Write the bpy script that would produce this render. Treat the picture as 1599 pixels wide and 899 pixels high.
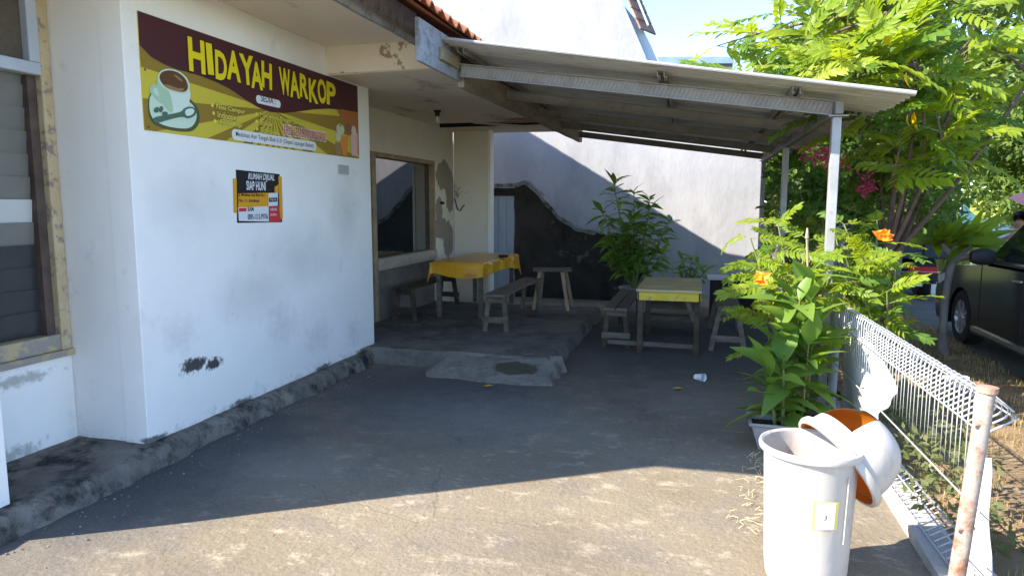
import bpy, bmesh, math, random
import numpy as np
from mathutils import Vector, Matrix, Euler, Quaternion
random.seed(7); rng = np.random.default_rng(7)
for o in list(bpy.data.objects): bpy.data.objects.remove(o)
S = bpy.context.scene
COL = S.collection

# ------------------------------------------------------------ camera, sky, sun
F = 1080.0; CAMH = 1.6
PITCH = math.atan(130 / F); YAW = math.atan(295 / math.hypot(F, 130))
cam = bpy.data.cameras.new('camera'); camo = bpy.data.objects.new('camera', cam); COL.objects.link(camo)
cam.sensor_width = 36; cam.lens = F / 1599 * 36; cam.clip_end = 2000; cam.clip_start = .05
camo.location = (0, 0, CAMH); camo.rotation_euler = (math.pi / 2 - PITCH, 0, YAW)
S.camera = camo
LDIR = Vector((1.08, .665, -1.0)).normalized()
ELEV = math.asin(-LDIR.z)
w = bpy.data.worlds.new('World'); S.world = w; w.use_nodes = True
nt = w.node_tree; bg = nt.nodes['Background']
sky = nt.nodes.new('ShaderNodeTexSky'); sky.sky_type = 'NISHITA'; sky.sun_disc = False
sky.sun_elevation = ELEV; sky.sun_rotation = math.atan2(-LDIR.x, -LDIR.y)
sky.air_density = .75; sky.dust_density = .2; sky.ozone_density = 3.4
nt.links.new(sky.outputs[0], bg.inputs[0]); bg.inputs[1].default_value = .15
sl = bpy.data.lights.new('sun', 'SUN'); sl.energy = 3.6; sl.angle = math.radians(.53); sl.color = (1, .93, .82)
so = bpy.data.objects.new('sun', sl); COL.objects.link(so); so.rotation_euler = LDIR.to_track_quat('-Z', 'Y').to_euler(); so.location = (-20, -12, 20)
S.view_settings.view_transform = 'Standard'; S.view_settings.look = 'None'; S.view_settings.gamma = 1
S.view_settings.use_curve_mapping = False; S.view_settings.exposure = 2.06

# pixel of the photograph -> direction; the distance comes from a plane the thing touches
_fw = Vector((-math.sin(YAW) * math.cos(PITCH), math.cos(YAW) * math.cos(PITCH), -math.sin(PITCH)))
_rt = Vector((math.cos(YAW), math.sin(YAW), 0)); _up = _rt.cross(_fw); _C = Vector((0, 0, CAMH))
def ray(x, y): return _fw * F + _rt * (x - 799.5) - _up * (y - 449.5)
def onx(x, y, X): d = ray(x, y); return _C + d * (X / d.x)
def ony(x, y, Y): d = ray(x, y); return _C + d * (Y / d.y)
def onz(x, y, Z): d = ray(x, y); return _C + d * ((Z - CAMH) / d.z)

# ------------------------------------------------------------ materials
MATS = {}
def mat(name, c1, c2=None, scale=4., rough=.8, bump=0., bscale=40., metal=0., lo=.35, hi=.65, detail=6., spec=.3,
        c3=None, stretch=None, rand=0., lo3=.55, hi3=.75, scale3=None):
    if name in MATS: return MATS[name]
    m = bpy.data.materials.new(name); m.use_nodes = True; t = m.node_tree; N = t.nodes.new; L = t.links.new
    b = t.nodes['Principled BSDF']; b.inputs['Roughness'].default_value = rough; b.inputs['Metallic'].default_value = metal
    b.inputs['Specular IOR Level'].default_value = spec
    tc = N('ShaderNodeTexCoord'); co = tc.outputs['Object']
    if stretch:
        mp = N('ShaderNodeMapping'); mp.inputs['Scale'].default_value = stretch; L(co, mp.inputs[0]); co = mp.outputs[0]
    out = None
    if c2:
        n = N('ShaderNodeTexNoise'); n.inputs['Scale'].default_value = scale; n.inputs['Detail'].default_value = detail; n.inputs['Roughness'].default_value = .62
        L(co, n.inputs['Vector'])
        r = N('ShaderNodeValToRGB'); r.color_ramp.elements[0].position = lo; r.color_ramp.elements[1].position = hi
        r.color_ramp.elements[0].color = (*c1, 1); r.color_ramp.elements[1].color = (*c2, 1); L(n.outputs[0], r.inputs[0]); out = r.outputs[0]
        if c3:
            n3 = N('ShaderNodeTexNoise'); n3.inputs['Scale'].default_value = scale3 or scale * 2.7; n3.inputs['Detail'].default_value = 8; n3.inputs['Roughness'].default_value = .7
            L(co, n3.inputs['Vector'])
            mr = N('ShaderNodeMapRange'); mr.inputs[1].default_value = lo3; mr.inputs[2].default_value = hi3; L(n3.outputs[0], mr.inputs[0])
            mx = N('ShaderNodeMix'); mx.data_type = 'RGBA'; L(mr.outputs[0], mx.inputs[0]); L(out, mx.inputs[6]); mx.inputs[7].default_value = (*c3, 1); out = mx.outputs[2]
    if rand:
        oi = N('ShaderNodeObjectInfo'); mr = N('ShaderNodeMapRange'); mr.inputs[3].default_value = 1 - rand; mr.inputs[4].default_value = 1 + rand
        L(oi.outputs['Random'], mr.inputs[0]); hs = N('ShaderNodeHueSaturation'); L(mr.outputs[0], hs.inputs['Value'])
        if out: L(out, hs.inputs['Color'])
        else: hs.inputs['Color'].default_value = (*c1, 1)
        out = hs.outputs[0]
    if out: L(out, b.inputs['Base Color'])
    else: b.inputs['Base Color'].default_value = (*c1, 1)
    if bump:
        nb = N('ShaderNodeTexNoise'); nb.inputs['Scale'].default_value = bscale; nb.inputs['Detail'].default_value = 8; nb.inputs['Roughness'].default_value = .65
        L(co, nb.inputs['Vector'])
        bp = N('ShaderNodeBump'); bp.inputs['Strength'].default_value = bump; bp.inputs['Distance'].default_value = .02; L(nb.outputs[0], bp.inputs['Height']); L(bp.outputs[0], b.inputs['Normal'])
    m['nodes_out'] = 1
    MATS[name] = m; return m

def basecol(m):   # current link into base colour
    b = m.node_tree.nodes['Principled BSDF']; return b, b.inputs['Base Color'].links[0].from_socket
def add_spots(m, spots, col, soft=.25, nscale=14., amp=.9, thr=.5, strength=1.):
    """worn, mouldy or shade-toned patches with a ragged outline; spots = [((x,y,z),(rx,ry,rz)), ...] in metres on the thing"""
    t = m.node_tree; N = t.nodes.new; L = t.links.new
    tc = N('ShaderNodeTexCoord'); b, prev = basecol(m)
    n = N('ShaderNodeTexNoise'); n.inputs['Scale'].default_value = nscale; n.inputs['Detail'].default_value = 7; n.inputs['Roughness'].default_value = .7; L(tc.outputs['Object'], n.inputs['Vector'])
    acc = None
    for c, r in spots:
        mp = N('ShaderNodeMapping'); mp.vector_type = 'POINT'
        mp.inputs['Scale'].default_value = [1 / q for q in r]; mp.inputs['Location'].default_value = [-a / q for a, q in zip(c, r)]
        L(tc.outputs['Object'], mp.inputs[0])
        ln = N('ShaderNodeVectorMath'); ln.operation = 'LENGTH'; L(mp.outputs[0], ln.inputs[0])
        inv = N('ShaderNodeMath'); inv.operation = 'SUBTRACT'; inv.inputs[0].default_value = 1.; inv.use_clamp = True; L(ln.outputs['Value'], inv.inputs[1])
        if acc is None: acc = inv.outputs[0]
        else:
            mxm = N('ShaderNodeMath'); mxm.operation = 'MAXIMUM'; L(acc, mxm.inputs[0]); L(inv.outputs[0], mxm.inputs[1]); acc = mxm.outputs[0]
    ad = N('ShaderNodeMath'); ad.operation = 'MULTIPLY_ADD'; L(n.outputs[0], ad.inputs[0]); ad.inputs[1].default_value = amp; L(acc, ad.inputs[2])
    gate = N('ShaderNodeMath'); gate.operation = 'GREATER_THAN'; L(acc, gate.inputs[0]); gate.inputs[1].default_value = .001
    mr = N('ShaderNodeMapRange'); mr.inputs[1].default_value = thr + .25; mr.inputs[2].default_value = thr + .25 + soft; L(ad.outputs[0], mr.inputs[0])
    mu = N('ShaderNodeMath'); mu.operation = 'MULTIPLY'; mr.inputs[4].default_value = strength; L(mr.outputs[0], mu.inputs[0]); L(gate.outputs[0], mu.inputs[1])
    mx = N('ShaderNodeMix'); mx.data_type = 'RGBA'; L(mu.outputs[0], mx.inputs[0]); L(prev, mx.inputs[6]); mx.inputs[7].default_value = (*col, 1)
    L(mx.outputs[2], b.inputs['Base Color'])

def leafmat(name, c1, c2, trans=.45, rough=.45, scale=3.):
    m = bpy.data.materials.new(name); m.use_nodes = True; t = m.node_tree; N = t.nodes.new; L = t.links.new
    b = t.nodes['Principled BSDF']; b.inputs['Roughness'].default_value = rough; b.inputs['Specular IOR Level'].default_value = .35
    g = N('ShaderNodeNewGeometry'); oi = N('ShaderNodeObjectInfo')
    ad = N('ShaderNodeMath'); ad.operation = 'ADD'; L(g.outputs['Random Per Island'], ad.inputs[0]); L(oi.outputs['Random'], ad.inputs[1])
    ml = N('ShaderNodeMath'); ml.operation = 'MULTIPLY'; ml.inputs[1].default_value = .5; L(ad.outputs[0], ml.inputs[0])
    r = N('ShaderNodeValToRGB'); r.color_ramp.elements[0].color = (*c1, 1); r.color_ramp.elements[1].color = (*c2, 1); r.color_ramp.elements[0].position = .15; r.color_ramp.elements[1].position = .85
    L(ml.outputs[0], r.inputs[0]); L(r.outputs[0], b.inputs['Base Color'])
    tr = N('ShaderNodeBsdfTranslucent'); hs = N('ShaderNodeHueSaturation'); hs.inputs['Value'].default_value = 1.5; hs.inputs['Hue'].default_value = .485; hs.inputs['Saturation'].default_value = 1.05; L(r.outputs[0], hs.inputs['Color']); L(hs.outputs[0], tr.inputs[0])
    mx = N('ShaderNodeMixShader'); mx.inputs[0].default_value = trans; L(b.outputs[0], mx.inputs[1]); L(tr.outputs[0], mx.inputs[2])
    L(mx.outputs[0], t.nodes['Material Output'].inputs[0]); MATS[name] = m; return m

def glassmat(name, col=(.03, .04, .045), rough=.03, alpha=.35):
    m = bpy.data.materials.new(name); m.use_nodes = True; t = m.node_tree; N = t.nodes.new; L = t.links.new
    b = t.nodes['Principled BSDF']; b.inputs['Base Color'].default_value = (*col, 1); b.inputs['Roughness'].default_value = rough; b.inputs['Specular IOR Level'].default_value = .8
    tr = N('ShaderNodeBsdfTransparent'); tr.inputs[0].default_value = (.75, .8, .8, 1); mx = N('ShaderNodeMixShader'); mx.inputs[0].default_value = 1 - alpha
    L(tr.outputs[0], mx.inputs[1]); L(b.outputs[0], mx.inputs[2]); L(mx.outputs[0], t.nodes['Material Output'].inputs[0]); MATS[name] = m; return m

# ------------------------------------------------------------ mesh helpers
class MB:
    def __init__(s): s.v = []; s.f = []; s.mi = []
    def add(s, vs, fs, mi=0):
        k = len(s.v); s.v += [tuple(p) for p in vs]; s.f += [tuple(i + k for i in f) for f in fs]; s.mi += [mi] * len(fs); return s
    def box(s, x0, x1, y0, y1, z0, z1, mi=0, M=None):
        vs = [Vector((x, y, z)) for z in (z0, z1) for y in (y0, y1) for x in (x0, x1)]
        if M is not None: vs = [M @ p for p in vs]
        return s.add(vs, [(0, 2, 3, 1), (4, 5, 7, 6), (0, 1, 5, 4), (2, 6, 7, 3), (0, 4, 6, 2), (1, 3, 7, 5)], mi)
    def bar(s, a, b, wd, ht, mi=0, upv=(0, 0, 1)):
        a = Vector(a); b = Vector(b); d = (b - a).normalized(); u = Vector(upv)
        sd = d.cross(u); sd = sd.normalized() if sd.length > 1e-4 else Vector((1, 0, 0)); u = sd.cross(d)
        vs = [p + sd * (i * wd / 2) + u * (j * ht / 2) for p in (a, b) for i, j in ((-1, -1), (1, -1), (1, 1), (-1, 1))]
        return s.add(vs, [(0, 1, 2, 3), (7, 6, 5, 4), (0, 4, 5, 1), (1, 5, 6, 2), (2, 6, 7, 3), (3, 7, 4, 0)], mi)
    def tube(s, pts, r, n=8, mi=0, cap=True):
        pts = [Vector(p) for p in pts]; rs = r if isinstance(r, (list, tuple)) else [r] * len(pts)
        k = len(s.v); ref = None
        for i, p in enumerate(pts):
            d = (pts[min(i + 1, len(pts) - 1)] - pts[max(i - 1, 0)]).normalized()
            if ref is None: ref = Vector((0, 0, 1)) if abs(d.z) < .9 else Vector((1, 0, 0))
            a = d.cross(ref).normalized(); b = d.cross(a); ref = -b if False else ref
            for j in range(n):
                t = 2 * math.pi * j / n; s.v.append(tuple(p + (a * math.cos(t) + b * math.sin(t)) * rs[i]))
        for i in range(len(pts) - 1):
            for j in range(n):
                q = k + i * n; s.f.append((q + j, q + (j + 1) % n, q + n + (j + 1) % n, q + n + j)); s.mi.append(mi)
        if cap:
            s.f.append(tuple(k + j for j in range(n))[::-1]); s.mi.append(mi); e = k + (len(pts) - 1) * n
            s.f.append(tuple(e + j for j in range(n))); s.mi.append(mi)
        return s
    def lathe(s, prof, c, n=32, mi=0, M=None, a0=0, a1=2 * math.pi):
        full = abs(a1 - a0 - 2 * math.pi) < 1e-6; m = n if full else n + 1; k = len(s.v); c = Vector(c)
        for (r, z) in prof:
            for j in range(m):
                t = a0 + (a1 - a0) * j / n; p = Vector((r * math.cos(t), r * math.sin(t), z))
                s.v.append(tuple((M @ p if M is not None else p) + c))
        for i in range(len(prof) - 1):
            for j in range(n):
                j2 = (j + 1) % m; s.f.append((k + i * m + j, k + i * m + j2, k + (i + 1) * m + j2, k + (i + 1) * m + j)); s.mi.append(mi)
        return s
    def prism(s, poly, M, h, mi=0):   # polygon (u,v) extruded along local w by h
        n = len(poly); vs = [M @ Vector((u, v, 0)) for u, v in poly] + [M @ Vector((u, v, h)) for u, v in poly]
        return s.add(vs, [tuple(range(n))[::-1], tuple(range(n, 2 * n))] + [(i, (i + 1) % n, n + (i + 1) % n, n + i) for i in range(n)], mi)
    def mesh(s, name, mats, smooth=False, bevel=0., seg=1):
        me = bpy.data.meshes.new(name); me.from_pydata(s.v, [], s.f)
        if not isinstance(mats, (list, tuple)): mats = [mats]
        for m in mats: me.materials.append(m)
        if len(mats) > 1: me.polygons.foreach_set('material_index', s.mi)
        bm = bmesh.new(); bm.from_mesh(me)
        if bevel: 
            bmesh.ops.recalc_face_normals(bm, faces=bm.faces)
            bmesh.ops.bevel(bm, geom=[e for e in bm.edges if len(e.link_faces) == 2 and e.calc_face_angle(0) > .6], offset=bevel, segments=seg, profile=.6, affect='EDGES')
        elif s.f and len(s.f) < 20000: bmesh.ops.recalc_face_normals(bm, faces=bm.faces)
        bm.to_mesh(me); bm.free()
        if smooth:
            me.polygons.foreach_set('use_smooth', [True] * len(me.polygons))
            try: me.set_sharp_from_angle(angle=math.radians(40))
            except Exception: pass
        me.update(); return me
    def build(s, name, mats, parent=None, smooth=False, bevel=0., seg=1):
        return link(name, s.mesh(name, mats, smooth, bevel, seg), parent)
def link(name, me, parent=None, loc=None):
    o = bpy.data.objects.new(name, me); COL.objects.link(o)
    if parent is not None: o.parent = parent; o.matrix_parent_inverse = Matrix.Translation(-parent.location) if parent.type == 'EMPTY' and 'base' in parent else Matrix.Identity(4)
    if loc is not None: o.location = loc
    return o
def tag(o, label, cat, group=None):
    o['label'] = label; o['category'] = cat
    if group: o['group'] = group
    return o
def struct(o): o['kind'] = 'structure'; return o
def stuff(o): o['kind'] = 'stuff'; return o
def thing(name, label, cat, loc=(0, 0, 0), group=None):
    """Empty at the base of the thing; its parts are modelled in world metres"""
    o = bpy.data.objects.new(name, None); COL.objects.link(o); o.location = loc; o.empty_display_size = .1; o['base'] = 1
    return tag(o, label, cat, group)
def plane_yz(X):   # local u -> +Y, v -> +Z, w -> +X
    return Matrix(((0, 0, 1, X), (1, 0, 0, 0), (0, 1, 0, 0), (0, 0, 0, 1)))
def textmesh(txt, bold=0.):
    cu = bpy.data.curves.new('txt', 'FONT'); cu.body = txt; cu.size = 1; cu.offset = bold; cu.resolution_u = 3
    o = bpy.data.objects.new('txt', cu); COL.objects.link(o)
    dg = bpy.context.evaluated_depsgraph_get(); me = bpy.data.meshes.new_from_object(o.evaluated_get(dg))
    bpy.data.objects.remove(o); bpy.data.curves.remove(cu); return me
def lettering(name, txt, m, parent, M, u0, v0, wd, ht, bold=0., shear=0., rot=0., w0=0., warp=None):
    me = textmesh(txt, bold); me.materials.clear(); me.materials.append(m)
    vs = [v.co.copy() for v in me.vertices]
    if not vs: return None
    xa = min(v.x for v in vs); xb = max(v.x for v in vs); ya = min(v.y for v in vs); yb = max(v.y for v in vs)
    for v, c in zip(me.vertices, vs):
        a = (c.x - xa) / max(xb - xa, 1e-6) * wd; b = (c.y - ya) / max(yb - ya, 1e-6) * ht
        a += shear * b; cx, cy = a - wd / 2, b - ht / 2
        a = cx * math.cos(rot) - cy * math.sin(rot) + wd / 2; b = cx * math.sin(rot) + cy * math.cos(rot) + ht / 2
        if warp: b += warp(a)
        v.co = M @ Vector((u0 + a, v0 + b, w0))
    me.name = name; return link(name, me, parent)
def roughgrid(x0, x1, y0, y1, nx, ny, zf):
    xs = np.linspace(x0, x1, nx); ys = np.linspace(y0, y1, ny); m = MB()
    m.add([(x, y, zf(x, y)) for y in ys for x in xs], [(j * nx + i, j * nx + i + 1, (j + 1) * nx + i + 1, (j + 1) * nx + i) for j in range(ny - 1) for i in range(nx - 1)]); return m
from mathutils import noise as mnoise
def nz(x, y, z=0., s=1.): return mnoise.noise(Vector((x * s, y * s, z * s)))
def jitter_subdiv(me, cuts, amp, freq, keep=None, seed=0.):
    bm = bmesh.new(); bm.from_mesh(me); bmesh.ops.subdivide_edges(bm, edges=bm.edges, cuts=cuts, use_grid_fill=True)
    for v in bm.verts:
        if keep and keep(v.co): continue
        p = v.co * freq + Vector((seed, seed * 2, 0)); v.co += Vector((mnoise.noise(p), mnoise.noise(p + Vector((9, 3, 1))), mnoise.noise(p + Vector((2, 7, 5))))) * amp
    bm.to_mesh(me); bm.free(); return me
def thing_local(name, label, cat, group=None):
    o = bpy.data.objects.new(name, None); COL.objects.link(o); o.empty_display_size = .1; return tag(o, label, cat, group)

# ============================================================ SETTING: ground
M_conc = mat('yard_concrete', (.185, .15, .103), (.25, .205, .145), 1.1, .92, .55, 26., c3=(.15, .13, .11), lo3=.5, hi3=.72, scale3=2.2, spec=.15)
t = M_conc.node_tree; b_, prev_ = basecol(M_conc)      # pale scuffed grit on top of the slab
n_ = t.nodes.new('ShaderNodeTexNoise'); n_.inputs['Scale'].default_value = 5.; n_.inputs['Detail'].default_value = 10; n_.inputs['Roughness'].default_value = .75
tc_ = t.nodes.new('ShaderNodeTexCoord'); mp_ = t.nodes.new('ShaderNodeMapping'); mp_.inputs['Scale'].default_value = (1, 1.6, 1); t.links.new(tc_.outputs['Object'], mp_.inputs[0]); t.links.new(mp_.outputs[0], n_.inputs['Vector'])
mr_ = t.nodes.new('ShaderNodeMapRange'); mr_.inputs[1].default_value = .54; mr_.inputs[2].default_value = .68; t.links.new(n_.outputs[0], mr_.inputs[0])
mx_ = t.nodes.new('ShaderNodeMix'); mx_.data_type = 'RGBA'; t.links.new(mr_.outputs[0], mx_.inputs[0]); t.links.new(prev_, mx_.inputs[6]); mx_.inputs[7].default_value = (.385, .32, .23, 1); t.links.new(mx_.outputs[2], b_.inputs['Base Color'])
add_spots(M_conc, [((.0, 8.2, 0), (3.2, 3.6, 1.)), ((-2.2, 5.4, 0), (1.7, 1.5, 1.)), ((-3.1, 3.6, 0), (.9, 2.2, 1))], (.10, .095, .09), soft=.7, nscale=3.5, amp=.9, thr=.15)  # stains and the shaded yard's dark tone, both put into the concrete colour

def yard_detail(m):
    t = m.node_tree; N = t.nodes.new; L = t.links.new; b, prev = basecol(m); tc = N('ShaderNodeTexCoord')
    wn = N('ShaderNodeTexNoise'); wn.inputs['Scale'].default_value = 2.2; wn.inputs['Detail'].default_value = 5; L(tc.outputs['Object'], wn.inputs['Vector'])
    va = N('ShaderNodeMix'); va.data_type = 'VECTOR'; va.inputs[0].default_value = .22; L(tc.outputs['Object'], va.inputs[4]); L(wn.outputs['Color'], va.inputs[5])
    v = N('ShaderNodeTexVoronoi'); v.feature = 'DISTANCE_TO_EDGE'; v.inputs['Scale'].default_value = .62; L(va.outputs[1], v.inputs['Vector'])
    mr = N('ShaderNodeMapRange'); mr.inputs[1].default_value = .0028; mr.inputs[2].default_value = .0; mr.inputs[3].default_value = 0.; mr.inputs[4].default_value = .4; L(v.outputs['Distance'], mr.inputs[0])
    n2 = N('ShaderNodeTexNoise'); n2.inputs['Scale'].default_value = .8; L(tc.outputs['Object'], n2.inputs['Vector']); g = N('ShaderNodeMapRange'); g.inputs[1].default_value = .48; g.inputs[2].default_value = .56; L(n2.outputs[0], g.inputs[0])
    mu = N('ShaderNodeMath'); mu.operation = 'MULTIPLY'; L(mr.outputs[0], mu.inputs[0]); L(g.outputs[0], mu.inputs[1])
    mx = N('ShaderNodeMix'); mx.data_type = 'RGBA'; L(mu.outputs[0], mx.inputs[0]); L(prev, mx.inputs[6]); mx.inputs[7].default_value = (.05, .045, .04, 1)
    sp = N('ShaderNodeTexNoise'); sp.inputs['Scale'].default_value = 55.; sp.inputs['Detail'].default_value = 4; sp.inputs['Roughness'].default_value = .8; L(tc.outputs['Object'], sp.inputs['Vector'])
    sr = N('ShaderNodeMapRange'); sr.inputs[1].default_value = .3; sr.inputs[2].default_value = .7; sr.inputs[3].default_value = .8; sr.inputs[4].default_value = 1.2; L(sp.outputs[0], sr.inputs[0])
    hs = N('ShaderNodeHueSaturation'); L(mx.outputs[2], hs.inputs['Color']); L(sr.outputs[0], hs.inputs['Value']); L(hs.outputs[0], b.inputs['Base Color'])
yard_detail(M_conc)
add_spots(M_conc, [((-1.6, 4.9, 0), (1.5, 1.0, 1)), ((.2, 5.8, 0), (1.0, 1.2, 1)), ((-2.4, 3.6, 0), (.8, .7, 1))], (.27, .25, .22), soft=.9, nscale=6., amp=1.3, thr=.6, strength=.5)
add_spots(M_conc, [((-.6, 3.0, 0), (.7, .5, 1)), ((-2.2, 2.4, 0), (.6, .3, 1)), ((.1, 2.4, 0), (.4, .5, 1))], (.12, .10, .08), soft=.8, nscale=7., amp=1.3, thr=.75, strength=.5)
struct(roughgrid(-90, 90, -60, 160, 2, 2, lambda x, y: -.09).build('ground', mat('field_soil', (.11, .10, .05), (.10, .15, .035), .35, .95, .5, 6., c3=(.2, .17, .09))))
yard = roughgrid(-9, 1.18, -14, 12.6, 80, 150, lambda x, y: .008 * nz(x, y, 0, .9) + .004 * nz(x, y, 3, 3.) + (-.015 if x > .9 else 0))
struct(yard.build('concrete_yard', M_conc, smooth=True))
def soil_z(x, y): return .02 + .05 * nz(x, y, 1, 1.4) + .03 * nz(x, y, 2, 5.) + .18 * math.exp(-((x - 1.75) / .45) ** 2) * max(0, min(1, (4.6 - y) / 1.2)) - .03
struct(roughgrid(1.19, 3.0, -4, 14, 50, 260, soil_z).build('soil_verge', mat('dry_soil', (.20, .135, .075), (.30, .21, .12), 3., .97, 1., 30., c3=(.11, .085, .05), spec=.1), smooth=True))
struct(roughgrid(2.95, 8.5, -10, 27, 12, 60, lambda x, y: .0 + .01 * nz(x, y, 0, .5)).build('side_road', mat('road_asphalt', (.12, .11, .10), (.17, .155, .14), 1.2, .93, .5, 60., c3=(.2, .175, .15)), smooth=True))

M_plinth = mat('old_cement', (.15, .135, .115), (.26, .23, .19), 3., .95, 1., 22., c3=(.04, .037, .033), lo3=.47, hi3=.62, scale3=4.5, spec=.1)
# apron with broken kerb edge along the house
def strip_block(x0, x1, y0, y1, h, nx, ny, edge_amp, sid):
    m = MB(); xs = np.linspace(x0, x1, nx); ys = np.linspace(y0, y1, ny)
    vs = []
    for y in ys:
        row = [(x, y, h + .008 * nz(x, y, sid, 4)) for x in xs]
        ex = x1 + edge_amp * nz(0, y, sid, 2.2) + edge_amp * .6 * nz(0, y, sid + 3, 9)
        row[-1] = (ex - .03 - .025 * abs(nz(1, y, sid, 6)), y, h - .005 - .02 * abs(nz(2, y, sid, 7)))
        row.append((ex + .01 * nz(5, y, sid, 8), y, h * .62 + .02 * nz(3, y, sid, 6)))
        row.append((ex + .012 + .03 * nz(4, y, sid, 7), y, h * .22))
        row.append((ex + .03 + .03 * nz(4, y, sid, 5), y, -.03)); vs += row
    n = nx + 3
    m.add(vs, [(j * n + i, j * n + i + 1, (j + 1) * n + i + 1, (j + 1) * n + i) for j in range(ny - 1) for i in range(n - 1)])
    return m
struct(strip_block(-4.6, -3.16, -2.0, 6.42, .12, 24, 190, .055, 1.).build('concrete_apron', M_plinth, smooth=True))
# porch slab
M_slab = mat('porch_cement', (.115, .105, .092), (.20, .18, .155), 2.4, .93, .7, 20., c3=(.06, .055, .05), lo3=.5, hi3=.7, scale3=3.)
def slab_z(x, y): return .15 + .006 * nz(x, y, 2, 3)
m = MB(); xs = np.linspace(-3.9, -1.34, 46); ys = np.linspace(6.34, 9.75, 60); vs = []
def sl_edge(x, y):
    ex = x; ey = y
    if x > -1.36: ex += .03 * nz(0, y, 4, 2.5)
    if y < 6.36: ey += .06 * nz(x, 0, 5, 1.7) + .03 * nz(x, 0, 2, 7)
    return ex, ey
grid = [[(*sl_edge(x, y), slab_z(x, y)) for x in xs] for y in ys]
rows = []
for gy in grid:
    e = gy[-1]; rows.append(gy[:-1] + [(e[0] - .02, e[1], e[2] - .004), (e[0] + .012, e[1], .09), (e[0] + .03, e[1], -.03)])
f0 = [(p[0], p[1] - .02 - .02 * abs(nz(p[0], 1, 0, 5)), p[2] * .55) for p in rows[0]]; f1 = [(p[0], p[1] - .06 - .03 * abs(nz(p[0], 3, 0, 4)), -.03) for p in rows[0]]
rows = [f1, f0] + rows; n = len(rows[0])
m.add([p for r in rows for p in r], [(j * n + i, j * n + i + 1, (j + 1) * n + i + 1, (j + 1) * n + i) for j in range(len(rows) - 1) for i in range(n - 1)])
struct(m.build('porch_slab', M_slab, smooth=True))
# broken cement ramp in front of the slab's outer half
def ramp_z(x, y):
    t = max(0, min(1, (y - 5.86 - .16 * nz(x, 0, 6, 1.5)) / .62)); e = max(0, min(1, (x + 2.62 + .2 * nz(0, y, 3, 2.2)) / .22)); e2 = max(0, min(1, (-1.2 - x + .05 * nz(0, y, 8, 5)) / .07))
    return -.03 + (.03 + .152 * t ** .8 + .014 * nz(x, y, 1, 5) + .008 * nz(x, y, 1, 14)) * e * e2 * (1 if t > 0 else 0) - (0.012 if t <= 0 else 0)
M_ramp = mat('ramp_cement', (.17, .155, .13), (.25, .225, .19), 3.5, .95, .9, 22., c3=(.12, .11, .095), lo3=.5, hi3=.7)
add_spots(M_ramp, [((-1.62, 6.12, .05), (.34, .2, .5))], (.075, .07, .045), soft=.12, nscale=7., amp=.6, thr=.35)
struct(roughgrid(-2.7, -1.13, 5.72, 6.44, 90, 46, ramp_z).build('cement_ramp', M_ramp, smooth=True))

# ============================================================ HOUSE
WX = -3.28
M_wall = mat('white_limewash', (.88, .845, .79), (.925, .895, .85), 1.4, .88, .16, 9., c3=(.68, .67, .65), lo3=.6, hi3=.78, scale3=3., spec=.2)
c_ = onx(302, 573, WX)
add_spots(M_wall, [((WX, c_.y, c_.z + .015), (.2, .2, .08)), ((WX, c_.y + .2, c_.z - .02), (.2, .14, .07))], (.035, .033, .032), soft=.3, nscale=22., amp=1.8, thr=.92, strength=.95)
add_spots(M_wall, [((WX, 5.45, .42), (.25, .4, .26)), ((WX, 4.9, .62), (.25, .5, .3)), ((WX, 3.75, .75), (.2, .3, .25)), ((WX, 6.1, .35), (.3, .3, .3))], (.46, .45, .44), soft=.9, nscale=15., amp=1.5, thr=.85, strength=.45)
add_spots(M_wall, [((WX - .3, 4.9, .05), (2.2, 4.5, .26))], (.26, .24, .21), soft=.7, nscale=16., amp=1.5, thr=1.0, strength=.8)
add_spots(M_wall, [((WX, y, .13), (.1, .3, .05)) for y in (3.45, 4.35, 5.5, 6.3)], (.10, .095, .09), soft=.3, nscale=18., amp=1.4, thr=.85, strength=.9)
add_spots(M_wall, [((WX, y, z), (.2, ry, rz)) for y, z, ry, rz in ((3.9, 1.6, .5, .35), (5.2, 1.15, .9, .4), (6.0, 1.5, .4, .5), (4.6, .95, .7, .3))], (.60, .58, .54), soft=1., nscale=3., amp=1.2, thr=.45, strength=.6)
M_cream = mat('cream_plaster', (.62, .54, .40), (.68, .60, .46), 1.2, .9, .2, 9., c3=(.54, .46, .34), lo3=.6, hi3=.8, spec=.2)
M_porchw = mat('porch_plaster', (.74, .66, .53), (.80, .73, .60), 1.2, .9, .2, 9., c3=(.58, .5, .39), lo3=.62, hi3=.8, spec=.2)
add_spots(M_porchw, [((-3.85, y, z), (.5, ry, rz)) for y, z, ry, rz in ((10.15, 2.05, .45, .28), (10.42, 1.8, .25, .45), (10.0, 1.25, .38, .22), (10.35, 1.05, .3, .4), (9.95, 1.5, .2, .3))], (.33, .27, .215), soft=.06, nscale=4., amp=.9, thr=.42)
M_soffit = mat('stained_soffit', (.76, .66, .52), (.82, .73, .60), 1.0, .9, .15, 8., c3=(.36, .27, .19), lo3=.58, hi3=.72, scale3=1.6, stretch=(1, .55, 1))
M_fgrey = mat('grey_fascia_paint', (.27, .27, .29), (.36, .36, .385), 6., .8, .4, 25., c3=(.17, .16, .16), lo3=.5, hi3=.66, scale3=11.)
M_oldwood = mat('old_wood', (.26, .205, .15), (.38, .31, .235), 4., .85, .6, 18., c3=(.11, .085, .065), stretch=(3, .6, 3))
M_framew = mat('window_wood_peeling', (.52, .40, .22), (.62, .50, .31), 5., .8, .4, 22., c3=(.3, .24, .2), lo3=.53, hi3=.6)
M_dark = mat('dark_interior', (.02, .02, .02), (.035, .032, .03), 2., .9)
M_tile = mat('clay_tile', (.40, .13, .055), (.50, .19, .085), 6., .85, .5, 30., c3=(.2, .09, .06), rand=.2)

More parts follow.
